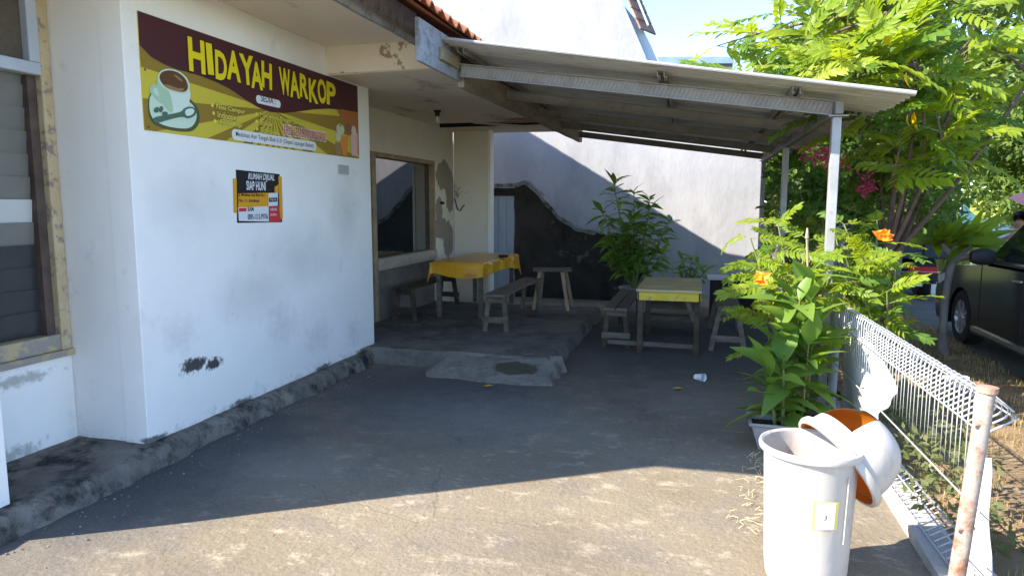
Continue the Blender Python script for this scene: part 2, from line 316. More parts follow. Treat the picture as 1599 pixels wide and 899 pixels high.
house = thing('house', 'white plastered house with deep eaves beside the concrete yard', 'house', (WX, 4.9, 0))
def wallbox(name, m_, *a): return MB().box(*a).build(name, m_, house, bevel=.004)
wallbox('side_wall', M_wall, WX - .17, WX, 3.43, 6.55, .02, 3.3)
wallbox('return_wall', M_wall, -3.9, WX - .172, 3.436, 3.6, .02, 3.3)
wallbox('front_pier', M_wall, -4.6, WX, 2.30, 2.53, .02, 3.3)
wallbox('front_wall', M_wall, -8.9, -4.602, 2.304, 2.5, .02, 3.3)
wallbox('back_return_wall', M_porchw, WX - .76, WX - .172, 6.38, 6.547, .02, 2.85)
wallbox('porch_end_wall', M_porchw, -3.84, -3.272, 10.6, 10.76, .02, 2.85)
MB().box(-3.27, -3.225, 10.585, 10.775, .03, 2.84).build('end_wall_trim', M_wall, house, bevel=.004)
wallbox('rear_wall', M_wall, -9, -4.05, 10.6, 10.76, .02, 3.3)
wallbox('far_wall', M_wall, -9.06, -8.9, 2.304, 10.76, .02, 3.3)
# window wall with louvres in the recess
WW = -3.83; y1w = 3.436
wy1 = onx(97, 530, WW).y; zs = onx(100, 537, WW).z
wallbox('window_wall', M_wall, WW - .15, WW, 2.532, y1w - .002, .02, .66)
wallbox('lintel_wall', M_cream, WW - .15, WW, 2.532, y1w - .002, 2.93, 3.3)
add_spots(M_wall, [((WW, 3.0, .58), (.2, .6, .09)), ((WW, 2.9, .15), (.2, .6, .12)), ((WW, 2.75, .3), (.2, .2, .1))], (.40, .38, .34), soft=.35, nscale=17., amp=1.6, thr=1.0, strength=.8)
win = MB().box(WW - .13, WW + .012, 3.36, 3.432, .70, 2.93).box(WW - .13, WW + .012, 2.532, 2.58, .70, 2.93).box(WW - .13, WW + .012, 2.58, 3.36, 2.86, 2.93).build('window', M_framew, house, bevel=.004)
MB().box(WW - .13, WW + .03, 2.535, 3.432, .66, .70).build('window_sill', mat('sill_peeling', (.50, .40, .23), (.33, .29, .24), 7., .85, .4, 20., lo=.45, hi=.52), win, bevel=.004)
MB().box(WW - .12, WW + .005, 2.58, 3.36, .702, .80).build('bottom_rail', mat('sill_peeling', (0, 0, 0)), win, bevel=.004)
M_alu = mat('blue_grey_aluminium', (.42, .46, .53), (.5, .54, .6), 3., .5, .1)
tr = MB()
for a in ((2.585, 3.35, 2.36, 2.43), (2.585, 3.35, 2.79, 2.855), (3.28, 3.35, 2.432, 2.788), (2.585, 2.64, 2.432, 2.788)): tr.box(WW - .06, WW + .03, *a)
trf = tr.build('transom_frame', M_alu, win, bevel=.004)
MB().box(WW - .03, WW - .02, 2.64, 3.28, 2.43, 2.79).build('mesh_pane', mat('insect_mesh', (.10, .082, .062), (.13, .105, .08), 30., .9), trf)
MB().box(WW - .10, WW - .03, 3.30, 3.358, .80, 2.36).build('dark_jamb', mat('jamb_brown', (.075, .05, .04), (.14, .10, .08), 6., .7, .3), win)
M_louv = mat('louvre_glass', (.17, .165, .145), (.21, .20, .175), 2., .3, spec=.5); M_louv2 = mat('louvre_glass_dark', (.035, .035, .037), (.05, .05, .05), 2., .25, spec=.5); M_louvw = mat('louvre_white', (.55, .55, .52), (.62, .62, .6), 2., .4)
zl = .81; k = 0
while zl < 2.32:
    Ml = M_louv2 if zl < 1.22 else (M_louvw if 1.45 < zl < 1.56 else M_louv)
    MB().bar((WW - .075, 2.585, zl + .07), (WW - .075, 3.30, zl + .07), .008, .15, upv=(.09, 0, 1)).build('louvre_slat', Ml, win)
    zl += .135; k += 1
MB().box(WW - .6, WW - .55, 2.5, 3.436, .3, 3.2).build('window_backing', M_dark, house)
# porch front: big fixed window beside the door jamb
DX = -3.85
wallbox('porch_wall_top', M_porchw, DX - .15, DX, 6.55, 10.598, 2.24, 2.85)
wallbox('porch_wall_side', M_porchw, DX - .15, DX, 9.73, 10.598, .02, 2.24)
wallbox('porch_wall_low', mat('dark_plaster', (.16, .14, .12), (.24, .21, .18), 3., .9, .3, 10.), DX - .15, DX, 7.68, 9.73, .02, .78)  # low porch wall in a darker plaster tone
pw = MB().box(DX - .12, DX + .03, 9.66, 9.726, .86, 2.236).box(DX - .12, DX + .03, 7.68, 7.78, .16, 2.236).box(DX - .12, DX + .03, 7.78, 9.66, 2.18, 2.236).build('porch_window', mat('frame_brown', (.30, .21, .12), (.42, .31, .19), 5., .75, .4, 20., c3=(.2, .15, .1)), house, bevel=.004)
MB().box(DX - .12, DX + .05, 7.78, 9.73, .785, .935).build('lower_rail', mat('rail_wood', (.38, .32, .24), (.48, .41, .31), 5., .8, .4, 20.), pw, bevel=.006)
GM = bpy.data.materials.new('window_glass'); GM.use_nodes = True; gb = GM.node_tree.nodes['Principled BSDF']; gb.inputs['Base Color'].default_value = (.012, .02, .022, 1); gb.inputs['Roughness'].default_value = .02; gb.inputs['Specular IOR Level'].default_value = 1.0; gb.inputs['IOR'].default_value = 1.9
MB().box(DX - .05, DX - .042, 7.78, 9.66, .93, 2.18).build('glass_pane', GM, pw)
MB().box(DX - .12, DX - .05, 6.55, 7.66, .14, 2.24).build('door', mat('door_dark', (.05, .042, .035), (.08, .065, .05), 3., .6), house, bevel=.004)
MB().tube([(-3.845, 10.0, 1.63), (-3.79, 10.0, 1.62)], .02, 8).build('wall_switch', M_dark, house)
MB().tube([(-3.83, 10.595, 1.7), (-3.80, 10.58, 1.6), (-3.77, 10.57, 1.52), (-3.73, 10.57, 1.5), (-3.70, 10.57, 1.55), (-3.66, 10.58, 1.60)], .008, 6).build('loose_cable', M_dark, house)
# soffits
so1 = MB().box(WX - 1.4, -2.40, 2.2, 5.72, 3.0, 3.02).mesh('upper_soffit', M_soffit); link('upper_soffit', jitter_subdiv(so1, 12, .016, 1.3), house)
MB().box(WX + .001, -2.16, 5.725, 5.755, 2.762, 2.998).build('soffit_step_board', mat('step_board_peeling', (.76, .66, .52), (.82, .73, .60), 2., .9, .2, c3=(.40, .27, .19), lo3=.56, hi3=.58, scale3=3.4), house)
s2 = MB()
s2.box(-3.9, -2.03, 5.757, 9.55, 2.76, 2.775)
link('lower_soffit', jitter_subdiv(s2.mesh('lower_soffit', M_soffit), 8, .012, 1.7), house)
s3 = MB().box(-3.9, -2.03, 10.05, 11.0, 2.755, 2.77); link('rear_soffit', jitter_subdiv(s3.mesh('rear_soffit', M_soffit), 6, .012, 1.3, seed=4.), house)
MB().box(-3.9, -2.03, 9.5, 10.1, 2.86, 2.87).build('soffit_cavity', M_dark, house); MB().box(-3.9, -2.03, 10.02, 10.048, 2.757, 2.859).build('cavity_blocker', M_dark, house)  # dark board added to block the bright wall behind the gap
MB().bar((-3.2, 9.68, 2.77), (-2.45, 9.86, 2.715), .12, .014).build('sagging_board', mat('sag_board', (.60, .51, .38), (.66, .57, .44), 3., .9), house)
MB().bar((-3.3, 9.9, 2.80), (-2.1, 10.0, 2.79), .09, .02).build('batten', M_oldwood, house)
MB().prism([(-2.62, 9.3), (-2.22, 9.2), (-2.15, 9.62), (-2.55, 9.62)], Matrix.Translation((0, 0, 2.738)), .008).build('patched_board', mat('brick_red_board', (.40, .22, .14), (.48, .29, .19), 4., .9), house)
# fascias, roof
f1 = MB().box(-2.40, -2.37, 2.2, 5.66, 2.945, 3.20).mesh('upper_fascia', M_fgrey); link('upper_fascia', jitter_subdiv(f1, 6, .008, 2.), house)
MB().box(-2.06, -2.03, 4.88, 5.80, 2.65, 2.96).build('lower_fascia', M_fgrey, house, bevel=.003)
fb = MB().bar((-2.035, 5.80, 2.71), (-1.92, 11.35, 2.705), .06, .20).mesh('wood_fascia', M_oldwood); link('wood_fascia', jitter_subdiv(fb, 10, .014, 2.2), house)
fb2 = MB().bar((-2.085, 5.80, 2.87), (-1.97, 11.2, 2.86), .03, .14).mesh('inner_fascia', mat('brown_plank', (.16, .125, .09), (.22, .175, .125), 5., .85)); link('inner_fascia', fb2, house)
MB().box(-2.028, -2.0, 5.28, 5.68, 2.735, 2.83).build('joist_end', mat('joist_wood', (.27, .215, .13), (.32, .26, .165), 6., .8, .3), house, bevel=.003)
SL = .61; EX = -1.97; EZ = 3.02
def roofz(x): return EZ + SL * (EX - x)
RX = -6.3
m = MB(); ya, yb = 2.15, 11.05
m.add([(EX + .0, ya, EZ - .02), (EX, yb, EZ - .02), (RX, yb, roofz(RX) - .02), (RX, ya, roofz(RX) - .02), (2 * RX - EX, yb, EZ - .02), (2 * RX - EX, ya, EZ - .02)], [(0, 1, 2, 3), (3, 2, 4, 5)])
roof = m.build('roof', M_tile, house)
MB().add([(-8.98, 10.68, 3.2), (-3.6, 10.68, 3.2), (-3.3, 10.68, roofz(-3.3) - .03), (RX, 10.68, roofz(RX) - .03), (-8.98, 10.68, roofz(2 * RX + 8.98) - .03)], [(0, 1, 2, 3, 4)]).build('rear_gable', M_wall, house)
MB().add([(-8.98, 2.4, 3.2), (-3.3, 2.4, 3.2), (-3.3, 2.4, roofz(-3.3) - .03), (RX, 2.4, roofz(RX) - .03), (-8.98, 2.4, roofz(2 * RX + 8.98) - .03)], [(0, 1, 2, 3, 4)]).build('front_gable', M_wall, house)
# clay tiles: two lowest courses along the eave are separate pan tiles
tm = MB(); nn = 7; wd = .2; ln = .34; vs = []
for j in (0, 1):
    for side in (0, 1):
        for i in range(nn):
            t_ = i / (nn - 1); yy = (t_ - .5) * wd; zz = .028 * math.sin(t_ * 2 * math.pi) + (.014 if side else 0)
            vs.append((-j * ln, yy, zz + j * ln * SL + (.012 if j == 0 else 0)))
fs = []
for i in range(nn - 1):
    fs += [(nn + i, nn + i + 1, 3 * nn + i + 1, 3 * nn + i), (i + 1, i, 2 * nn + i, 2 * nn + i + 1), (i, i + 1, nn + i + 1, nn + i)]
tm.add(vs, fs); tme = tm.mesh('roof_tile', M_tile, smooth=True)
for c in range(3):
    y = ya + .1
    while y < yb:
        o = link('roof_tile', tme, roof); x = EX + .05 - c * .29 + random.uniform(-.012, .012)
        o.location = (x, y, roofz(x) + .012 + random.uniform(0, .012)); o.rotation_euler = (random.uniform(-.03, .03), random.uniform(-.03, .02), random.uniform(-.05, .05)); y += .193
stuffr = MB()
for c in range(3, 17):
    y = ya + .1
    while y < yb:
        x = EX + .05 - c * .29; z = roofz(x) + .015
        if x < RX + .1: break
        stuffr.add([(vx + x, vy + y, vz + z) for vx, vy, vz in vs[nn:2 * nn] + vs[3 * nn:]], [(i, i + 1, nn + i + 1, nn + i) for i in range(nn - 1)]); y += .193
stuff(stuffr.build('upper_roof_tiles', M_tile, roof, smooth=True))
# hanging lamp holder under the soffit
lh = thing('lamp_holder', 'small black lamp holder with clear bulb under the porch soffit', 'lamp', (-3.03, 8.4, 2.76))
q = onz(683, 175, 2.74)
MB().lathe([(.0, 2.765), (.045, 2.765), (.045, 2.74), (.028, 2.73), (.028, 2.69), (0, 2.69)], (q.x, q.y, 0), 12).build('socket', M_dark, lh, smooth=True)
MB().lathe([(.014, 2.692), (.018, 2.67), (.03, 2.64), (.028, 2.61), (0, 2.595)], (q.x, q.y, 0), 12).build('bulb', mat('bulb_glass', (.6, .6, .58), rough=.1, spec=.6), lh, smooth=True)

# meter plate on the wall
p = [onx(a, b, WX) for a, b in ((527, 257), (543, 257), (543, 273), (527, 273))]
tag(MB().box(WX + .001, WX + .012, p[0].y, p[1].y, p[2].z, p[0].z).build('vent_plate', mat('plate_grey', (.42, .41, .39), (.5, .49, .46), 30., .7, .3), bevel=.003), 'small grey square plate fixed to white wall under the banner', 'wall plate')

# ============================================================ BANNER
def flat(name, c, r=.55): return mat('print_' + name, c, rough=r, spec=.3)
def clip(poly, x0, x1, y0, y1):
    def cut(p, ins, inter):
        out = []
        for i in range(len(p)):
            a, b = p[i - 1], p[i]
            if ins(b):
                if not ins(a): out.append(inter(a, b))
                out.append(b)
            elif ins(a): out.append(inter(a, b))
        return out
    def ix(c): return lambda a, b: (c, a[1] + (b[1] - a[1]) * (c - a[0]) / (b[0] - a[0]))
    def iy(c): return lambda a, b: (a[0] + (b[0] - a[0]) * (c - a[1]) / (b[1] - a[1]), c)
    for ins, it in ((lambda p: p[0] >= x0, ix(x0)), (lambda p: p[0] <= x1, ix(x1)), (lambda p: p[1] >= y0, iy(y0)), (lambda p: p[1] <= y1, iy(y1))):
        if poly: poly = cut(poly, ins, it)
    return poly
def sheet(polys, M, w, name, mats, parent):
    m = MB()
    for poly, mi in polys:
        if len(poly) > 2: m.add([M @ Vector((u, v, w)) for u, v in poly], [tuple(range(len(poly)))], mi)
    return m.build(name, mats, parent)
def ell(cx, cy, rx, ry, n=28, rot=0, a0=0, a1=2 * math.pi):
    return [(cx + rx * math.cos(a) * math.cos(rot) - ry * math.sin(a) * math.sin(rot), cy + rx * math.cos(a) * math.sin(rot) + ry * math.sin(a) * math.cos(rot)) for a in (a0 + (a1 - a0) * i / n for i in range(n + (0 if a1 - a0 > 6.28 else 1)))]
BY0, BY1, BZ0, BZ1 = 3.55, 6.30, 2.05, 2.745
BM = plane_yz(WX + .006)
ban = thing('shop_banner', 'maroon and yellow shop banner with coffee cup reading HIDAYAH WARKOP on white wall', 'banner', (WX, 4.9, BZ0))
MB().box(WX + .001, WX + .006, BY0, BY1, BZ0, BZ1).build('vinyl_sheet', flat('yellow', (.62, .50, .05)), ban)
def bp(x, y): q = onx(x, y, WX); return (q.y, q.z)
cu, cv = bp(425, 172); rays = []
n = 46
for i in range(0, n, 2):
    a0 = 2 * math.pi * (i - .5 + .2 * math.sin(i * 3.)) / n; a1 = 2 * math.pi * (i + .55 + .2 * math.sin(i * 5.)) / n
    rays.append((clip([(cu, cv), (cu + 4 * math.cos(a0), cv + 4 * math.sin(a0)), (cu + 4 * math.cos(a1), cv + 4 * math.sin(a1))], BY0, BY1, BZ0, BZ1), 0))
sheet(rays, BM, .0006, 'sunburst', [flat('ochre', (.30, .19, .025))], ban)
corner = [(BY1 - .42, BZ0 + .42), (BY1, BZ0 + .45), (BY1, BZ0 + .02), (BY1 - .1, BZ0 + .15)]
sheet([(corner, 0)], BM, .0012, 'orange_glow', [flat('burnt_orange', (.42, .15, .03))], ban)
wave = [(217, 71), (235, 90), (255, 101), (275, 109), (295, 114), (317, 121), (339, 130), (357, 139), (373, 150), (388, 160), (402, 168), (420, 175), (440, 177), (462, 175), (489, 171), (512, 170), (535, 172), (556, 175)]
wp = [bp(*q) for q in wave]; wp[0] = (BY0, wp[0][1]); wp[-1] = (BY1, wp[-1][1])
m = MB()
for i in range(len(wp) - 1): m.add([BM @ Vector((*q, .0018)) for q in (wp[i], wp[i + 1], (wp[i + 1][0], BZ1), (wp[i][0], BZ1))], [(0, 1, 2, 3)])
m.build('maroon_wave', flat('maroon', (.075, .018, .022)), ban)
# title letters one by one, wobbling like hand cut type
Yl = flat('title_yellow', (.84, .66, .01)); Bk = flat('outline_brown', (.03, .012, .008))
x_px = [(291, 318), (320, 330), (333, 352), (351, 374), (372, 395), (389, 408), (406, 423), (434, 452), (450, 466), (466, 480), (480, 495), (494, 508), (508, 523)]
for k_, (ch, (xa, xb)) in enumerate(zip('HIDAYAHWARKOP', x_px)):
    f_ = (xa - 291) / 232; yt = 59 + 74 * f_; ybm = 110 + 58 * f_
    t0 = bp(xa, yt); t1 = bp(xb, yt); b0 = bp(xa, ybm); jz = .012 * math.sin(k_ * 2.3)
    h_ = t0[1] - b0[1] + .01 * math.cos(k_ * 1.7)
    lettering('title_letter_outline', ch, Bk, ban, BM, t0[0] - .012, b0[1] - .014 + jz, (t1[0] - t0[0]) * .98 + .018, h_ + .022, bold=.05, rot=.05 * math.sin(k_ * 1.9), w0=.0024)
    lettering('title_letter', ch, Yl, ban, BM, t0[0], b0[1] + jz, (t1[0] - t0[0]) * .95, h_, bold=.035, rot=.05 * math.sin(k_ * 1.9), w0=.003)
W_ = flat('white', (.78, .78, .76)); Dk = flat('dark', (.05, .035, .03))
def pill(u0, u1, v0, v1, n=10):
    r = (v1 - v0) / 2; return ell(u1 - r, v0 + r, r, r, n, 0, -math.pi / 2, math.pi / 2) + ell(u0 + r, v0 + r, r, r, n, 0, math.pi / 2, 1.5 * math.pi)
a = bp(398, 148); b = bp(437, 170); sheet([(pill(a[0], b[0], b[1] + .002, a[1]), 0)], BM, .0026, 'caption_pill', [W_], ban)
lettering('caption', 'SEDIA :', Dk, ban, BM, a[0] + .06, b[1] + .022, (b[0] - a[0]) - .13, .05, bold=.015, w0=.0032)
a = bp(360, 203); b = bp(493, 235); sheet([(pill(a[0], b[0], BZ0 + .015, BZ0 + .092), 0)], BM, .0026, 'address_pill', [W_], ban)
lettering('address', 'Medokan Asri Tengah Blok S-31 (Depan Lapangan Basket)', Dk, ban, BM, a[0] + .045, BZ0 + .032, b[0] - a[0] - .09, .045, bold=.008, w0=.0032)
Ym = flat('menu_yellow', (.85, .72, .12))
for txt, px_, py_, wpx in (('Nasi Campur', 336, 168, 45), ('Indomie', 338, 180, 29), ('Aneka Kopi', 340, 192, 36), ('Minuman Dingin Jungut', 404, 181, 70), ('Rokok', 404, 192, 19), ('Sof drink', 405, 204, 28)):
    a = bp(px_, py_); b = bp(px_ + wpx, py_)
    lettering('menu_line_outline', txt, Bk, ban, BM, a[0] - .004, a[1] - .02, b[0] - a[0] + .008, .052, bold=.035, w0=.0025)
    lettering('menu_line', txt, Ym, ban, BM, a[0], a[1] - .017, b[0] - a[0], .045, bold=.012, w0=.0032)
    sheet([(ell(a[0] - .04, a[1] + .008, .012, .012, 12), 0)], BM, .0032, 'bullet', [Ym], ban)
a = bp(442, 205); b = bp(507, 211)
lettering('offer_outline', 'FREE CHAS HANDPHONE', W_, ban, BM, a[0] - .006, a[1] - .034, b[0] - a[0] + .012, .09, bold=.05, w0=.0025)
lettering('offer', 'FREE CHAS HANDPHONE', flat('red', (.62, .05, .04)), ban, BM, a[0], a[1] - .026, b[0] - a[0], .074, bold=.01, w0=.0032)
# cup, saucer, spoon, beans
cx, cy = bp(268, 160); mint = flat('mint', (.60, .74, .58)); mint2 = flat('mint_shade', (.42, .60, .40)); cof = flat('coffee', (.13, .055, .02)); spo = flat('spoon', (.09, .16, .11)); mint3 = flat('mint_light', (.70, .80, .70)); fo = flat('foam', (.34, .2, .08))
P = lambda x, y: bp(x, y)
def pts(l): return [P(*q) for q in l]
art = [(pts([(229, 162), (231, 148), (240, 140), (290, 150), (306, 165), (311, 182), (308, 197), (298, 206), (280, 206), (255, 202), (236, 193), (230, 180)]), 4),
       (pts([(231, 158), (233, 149), (241, 143), (285, 152), (302, 166), (306, 180), (303, 193), (294, 201), (278, 201), (256, 197), (239, 189), (232, 177)]), 0),
       (pts([(232, 136), (237, 131), (247, 134), (251, 150), (253, 164), (246, 160), (236, 150), (232, 143)]), 1), (pts([(237, 139), (241, 137), (246, 141), (248, 152), (242, 149), (238, 145)]), 0),
       (pts([(243, 118), (294, 137), (296, 150), (292, 165), (284, 176), (270, 178), (257, 170), (248, 156), (243, 138)]), 5),
       (pts([(243, 118), (262, 140), (268, 165), (268, 178), (257, 170), (248, 156), (243, 138)]), 1),
       (pts([(243, 119), (249, 110), (262, 107), (277, 111), (290, 121), (295, 134), (293, 145), (284, 148), (268, 145), (252, 137), (245, 128)]), 0),
       (pts([(246, 119), (251, 112), (262, 109.5), (276, 113), (287, 122), (292, 134), (290, 142), (283, 145), (268, 142), (254, 135), (248, 127)]), 2),
       (pts([(252, 132), (262, 133), (276, 139), (286, 138), (283, 144), (268, 142), (256, 137)]), 6), (pts([(268, 116), (276, 119), (284, 127), (281, 128), (272, 121)]), 6),
       (pts([(236, 188), (238, 183), (262, 179), (281, 175), (284, 170), (293, 166), (303, 169), (305, 176), (300, 183), (290, 186), (283, 182), (262, 187), (240, 194)]), 3),
       (pts([(288, 171), (297, 169), (302, 173), (298, 180), (289, 182), (286, 176)]), 5),
       (ell(*P(242, 172), .026, .016, 12, .5), 3), (ell(*P(249, 171), .024, .015, 12, .9), 3), (ell(*P(255, 178), .026, .014, 12, .2), 3)]
def chaikin(p, n=2):
    for _ in range(n): p = [q for i in range(len(p)) for q in ((p[i - 1][0] * .75 + p[i][0] * .25, p[i - 1][1] * .75 + p[i][1] * .25), (p[i - 1][0] * .25 + p[i][0] * .75, p[i - 1][1] * .25 + p[i][1] * .75))]
    return p
for i_, (poly, mi) in enumerate(art):
    poly = chaikin(poly)
    sheet([(poly, 0)], BM, .0028 + .0003 * i_, 'cup_artwork', [[mint, mint2, cof, spo, flat('saucer_shadow', (.09, .10, .04)), mint3, fo][mi]], ban)
ic = [(pts([(522, 222), (531, 222), (532, 242), (524, 241)]), (.35, .22, .1)), (pts([(529, 213), (543, 212), (541, 243), (534, 242)]), (.75, .25, .04)), (pts([(546, 210), (557, 208), (557, 244), (548, 243)]), (.75, .45, .42)), (ell(*P(530, 202), .075, .05, 16), (.62, .6, .42)), (ell(*P(527, 214), .05, .04, 14), (.55, .6, .4)), (ell(*P(543, 200), .05, .045, 14), (.25, .13, .07)), (ell(*P(551, 205), .05, .05, 14), (.7, .55, .45)), (ell(*P(530, 196), .025, .015, 10), (.3, .33, .2))]
for i_, (poly, c) in enumerate(ic):
    poly = [(min(max(u, BY0 + .002), BY1 - .002), max(v, BZ0 + .004)) for u, v in poly]
    sheet([(poly, 0)], BM, .0028 + .0003 * i_, 'ice_cream_artwork', [flat('ice%d' % i_, c)], ban)
for u, v in ((BY0 + .03, BZ0 + .02), (BY0 + .03, BZ0 + .36), (BY1 - .02, BZ1 - .02), (4.6, BZ0 + .01), (5.3, BZ1 - .012)):
    MB().lathe([(0, .004), (.007, .003), (.007, 0)], BM @ Vector((u, v, .002)), 8, M=Matrix(((0, 0, 1), (1, 0, 0), (0, 1, 0)))).build('nail', mat('nail_steel', (.08, .07, .065), rough=.5), ban)

# ============================================================ FOR-SALE POSTER
pos = thing('sale_poster', 'black, yellow and red for-sale poster glued to white wall under the banner', 'poster', (WX, 4.7, 1.46))
Q = lambda x, y: bp(x, y); PM = plane_yz(WX + .004); pblack = flat('pblack', (.018, .017, .018)); pyel = flat('pyellow', (.72, .34, .02)); pred = flat('pred', (.62, .04, .05)); pw_ = flat('pwhite', (.72, .73, .76))
m = MB(); py0 = [Q(368, 265), (Q(436, 272)), Q(440, 347), Q(370, 348)]
mesh_ = MB().prism([py0[3], py0[2], py0[1], py0[0]], plane_yz(WX + .001), .003).build('backing', pblack, pos)
for q4 in ((363, 279, 368.5, 279, 369.5, 333, 364.5, 332), (434, 275, 439, 276, 441, 341, 436, 343)): sheet([([Q(*q4[i:i + 2]) for i in (0, 2, 4, 6)], 0)], PM, .001, 'yellow_margin', [pyel], pos)
sheet([([Q(371, 302), Q(431, 301), Q(418, 322), Q(371, 324)], 0)], PM, .0008, 'yellow_panel', [pyel], pos)
sheet([([Q(371, 324), Q(418.5, 322), Q(419, 346), Q(372, 345)], 0), ([Q(418.5, 302), Q(433, 301), Q(433, 322), Q(418.5, 322)], 0)], PM, .0012, 'white_panel', [pw_], pos)
sheet([([Q(419, 322), Q(434.5, 321), Q(438, 346), Q(419.5, 347)], 0)], PM, .0012, 'red_panel', [pred], pos)
sheet([([Q(372, 325), Q(384, 324.5), Q(384, 330), Q(372, 330.5)], 0)], PM, .0018, 'red_tab', [pred], pos)
sheet([([Q(419, 309), Q(432, 308.5), Q(432, 315), Q(419, 315.5)], 0)], PM, .0018, 'black_tab', [pblack], pos)
sheet([([Q(428, 292), Q(434, 288), Q(434, 301), Q(428, 302)], 0)], PM, .0014, 'yellow_corner', [pyel], pos)
for txt, xa, xb, yb_, h_, mm, bd, sh in (('RUMAH DIJUAL', 386, 427, 283, .062, pw_, .025, .25), ('SIAP HUNI', 384, 414, 297, .07, pw_, .03, 0), ('Jl. Medokan Ayu Blok No 1', 371.5, 413, 308, .032, pblack, .02, 0), ('No. 11, Surabaya', 372, 404, 317, .032, pblack, .02, 0), ('BAM', 386, 395, 330, .034, pblack, .02, 0), ('0895-1312-P9706', 386, 417.5, 343, .042, pblack, .015, 0), ('DIJUAL', 421, 431, 314, .018, pw_, .01, 0), ('HUBUNGI', 421, 431, 329, .02, pw_, .01, 0), ('SEGERA', 421, 431, 337, .018, pw_, .01, 0)):
    a = Q(xa, yb_); b = Q(xb, yb_); lettering('poster_text', txt, mm, pos, PM, a[0], a[1], b[0] - a[0], h_, bold=bd, shear=sh, w0=.0022)

# ============================================================ CARPORT
M_galv = mat('galvanised_steel', (.30, .295, .29), (.38, .375, .37), 5., .5, .1, 60., metal=.25, c3=(.22, .17, .13), lo3=.58, hi3=.72, spec=.4)
M_rail = mat('galvanised_truss', (.27, .245, .22), (.35, .325, .295), 5., .6, .25, 90., metal=.1, c3=(.22, .16, .11), lo3=.58, hi3=.7, scale3=6.)
M_sheetm = mat('corrugated_zinc', (.54, .52, .485), (.64, .62, .585), 2.5, .55, .05, 30., metal=.05, c3=(.34, .27, .20), lo3=.54, hi3=.70, scale3=5., stretch=(.4, 1.5, 1))
CP = thing('carport', 'low-pitched corrugated zinc carport roof on slim steel posts over the yard', 'carport', (.94, 5.72, 0))
Yf, Yb_ = 5.72, 11.15
def sheetz(x): return 2.41 - .165 * (x - .97)
def beamz(x): return 2.31 - .141 * (x - .95)
def beam_x(y): return .955 - .012 * (y - Yf)
for y in (Yf, 8.6, Yb_):
    x = beam_x(y); pb = MB().box(x - .032, x + .032, y - .032, y + .032, -.02, 2.245).build('post', M_galv, CP, bevel=.004)
    MB().box(x - .06, x + .075, y - .055, y + .055, 2.247, 2.257).build('post_cap_plate', M_galv, pb)
MB().bar((beam_x(Yf - .1), Yf - .1, 2.305), (beam_x(Yb_ + .1), Yb_ + .1, 2.28), .055, .09).build('edge_beam', mat('edge_beam_steel', (.20, .185, .165), (.27, .25, .225), 5., .6), CP, bevel=.003)
for y in np.linspace(Yf, Yb_, 5):
    a = Vector((beam_x(y) - .03, y, beamz(beam_x(y)))); b = Vector((-2.0, y, beamz(-2.0)))
    hh = .10 if y < Yf + .1 else .085
    rf = MB().bar(a, b, .006, hh)
    for dz in (-hh / 2, hh / 2): rf.bar(a + Vector((0, -.018, dz)), b + Vector((0, -.018, dz)), .042, .006)
    ro = rf.build('rafter', M_rail if y < Yf + .1 else mat('dark_truss', (.20, .18, .155), (.27, .245, .215), 5., .65, .25, 60., c3=(.16, .11, .075), lo3=.55, hi3=.7, scale3=6.), CP)  # rafters behind the front one take a darker tone
    if y < Yf + .1:
        r2 = MB()
        for k_ in range(90):
            p_ = a.lerp(b, (k_ + .5) / 90); r2.tube([p_ + Vector((-.012, -.004, -.035)), p_ + Vector((.022, -.006, .035))], .0035, 5)
        r2.build('web_ribs', M_rail, ro)
for xx in (-1.96, -.35, .62):
    for s_ in (0, .05):
        MB().bar((xx + s_, Yf - .2, sheetz(xx + s_) - .035), (xx + s_ - .06, Yb_ + .05, sheetz(xx + s_) - .035), .007, .05).bar((xx + s_ + .01, Yf - .2, sheetz(xx + s_) - .058), (xx + s_ - .05, Yb_ + .05, sheetz(xx + s_) - .058), .024, .005).build('purlin', M_rail, CP)
# corrugated sheets, each 0.8 m wide, waves running down the slope
ys0 = Yf - .37; k_ = 0
xl, xr = -2.18, 1.40
while ys0 < Yb_ + .02:
    n_ = 81; wdt = .82; m = MB(); vs = []
    y_end = min(ys0 + wdt, Yb_ + .07)
    ysn = np.linspace(ys0, y_end, n_)
    xr_ = xr + random.uniform(-.03, .03) - .012 * k_
    for lay in (0, .0035):
        for y in ysn:
            wv = .013 * math.cos((y - ys0) * 2 * math.pi / .127) + .004 * (k_ % 2)
            for x in (xl, -1.0, .2, xr_): vs.append((x, y, sheetz(x) + wv + lay + .006 * math.sin(x * 1.3 + k_)))
    q = 4 * n_; fs = []
    for i in range(n_ - 1):
        for j in range(3):
            a_ = i * 4 + j; fs += [(a_, a_ + 1, a_ + 5, a_ + 4), (q + a_, q + a_ + 4, q + a_ + 5, q + a_ + 1)]
    for i in range(n_ - 1): fs += [(i * 4 + 3, q + i * 4 + 3, q + i * 4 + 7, i * 4 + 7), (i * 4, i * 4 + 4, q + i * 4 + 4, q + i * 4)]
    for j in range(3): fs += [(j, q + j, q + j + 1, j + 1), (4 * (n_ - 1) + j, 4 * (n_ - 1) + j + 1, q + 4 * (n_ - 1) + j + 1, q + 4 * (n_ - 1) + j)]
    m.add(vs, fs); so_ = m.build('roofing_sheet', M_sheetm, CP, smooth=True); ys0 = y_end - .06 if y_end < Yb_ + .07 else 99; k_ += 1
sc_ = MB().lathe([(0, .012), (.008, .010), (.012, .0), (.012, -.004)], (0, 0, 0), 7).mesh('roof_screw', mat('rusty_screw', (.16, .09, .05), (.2, .12, .07), 9., .8))
for xx in (-1.93, -.33, .64):
    for y in np.arange(Yf - .25, Yb_, .381): o = link('roof_screw', sc_, CP); o.location = (xx, y, sheetz(xx) + .017)
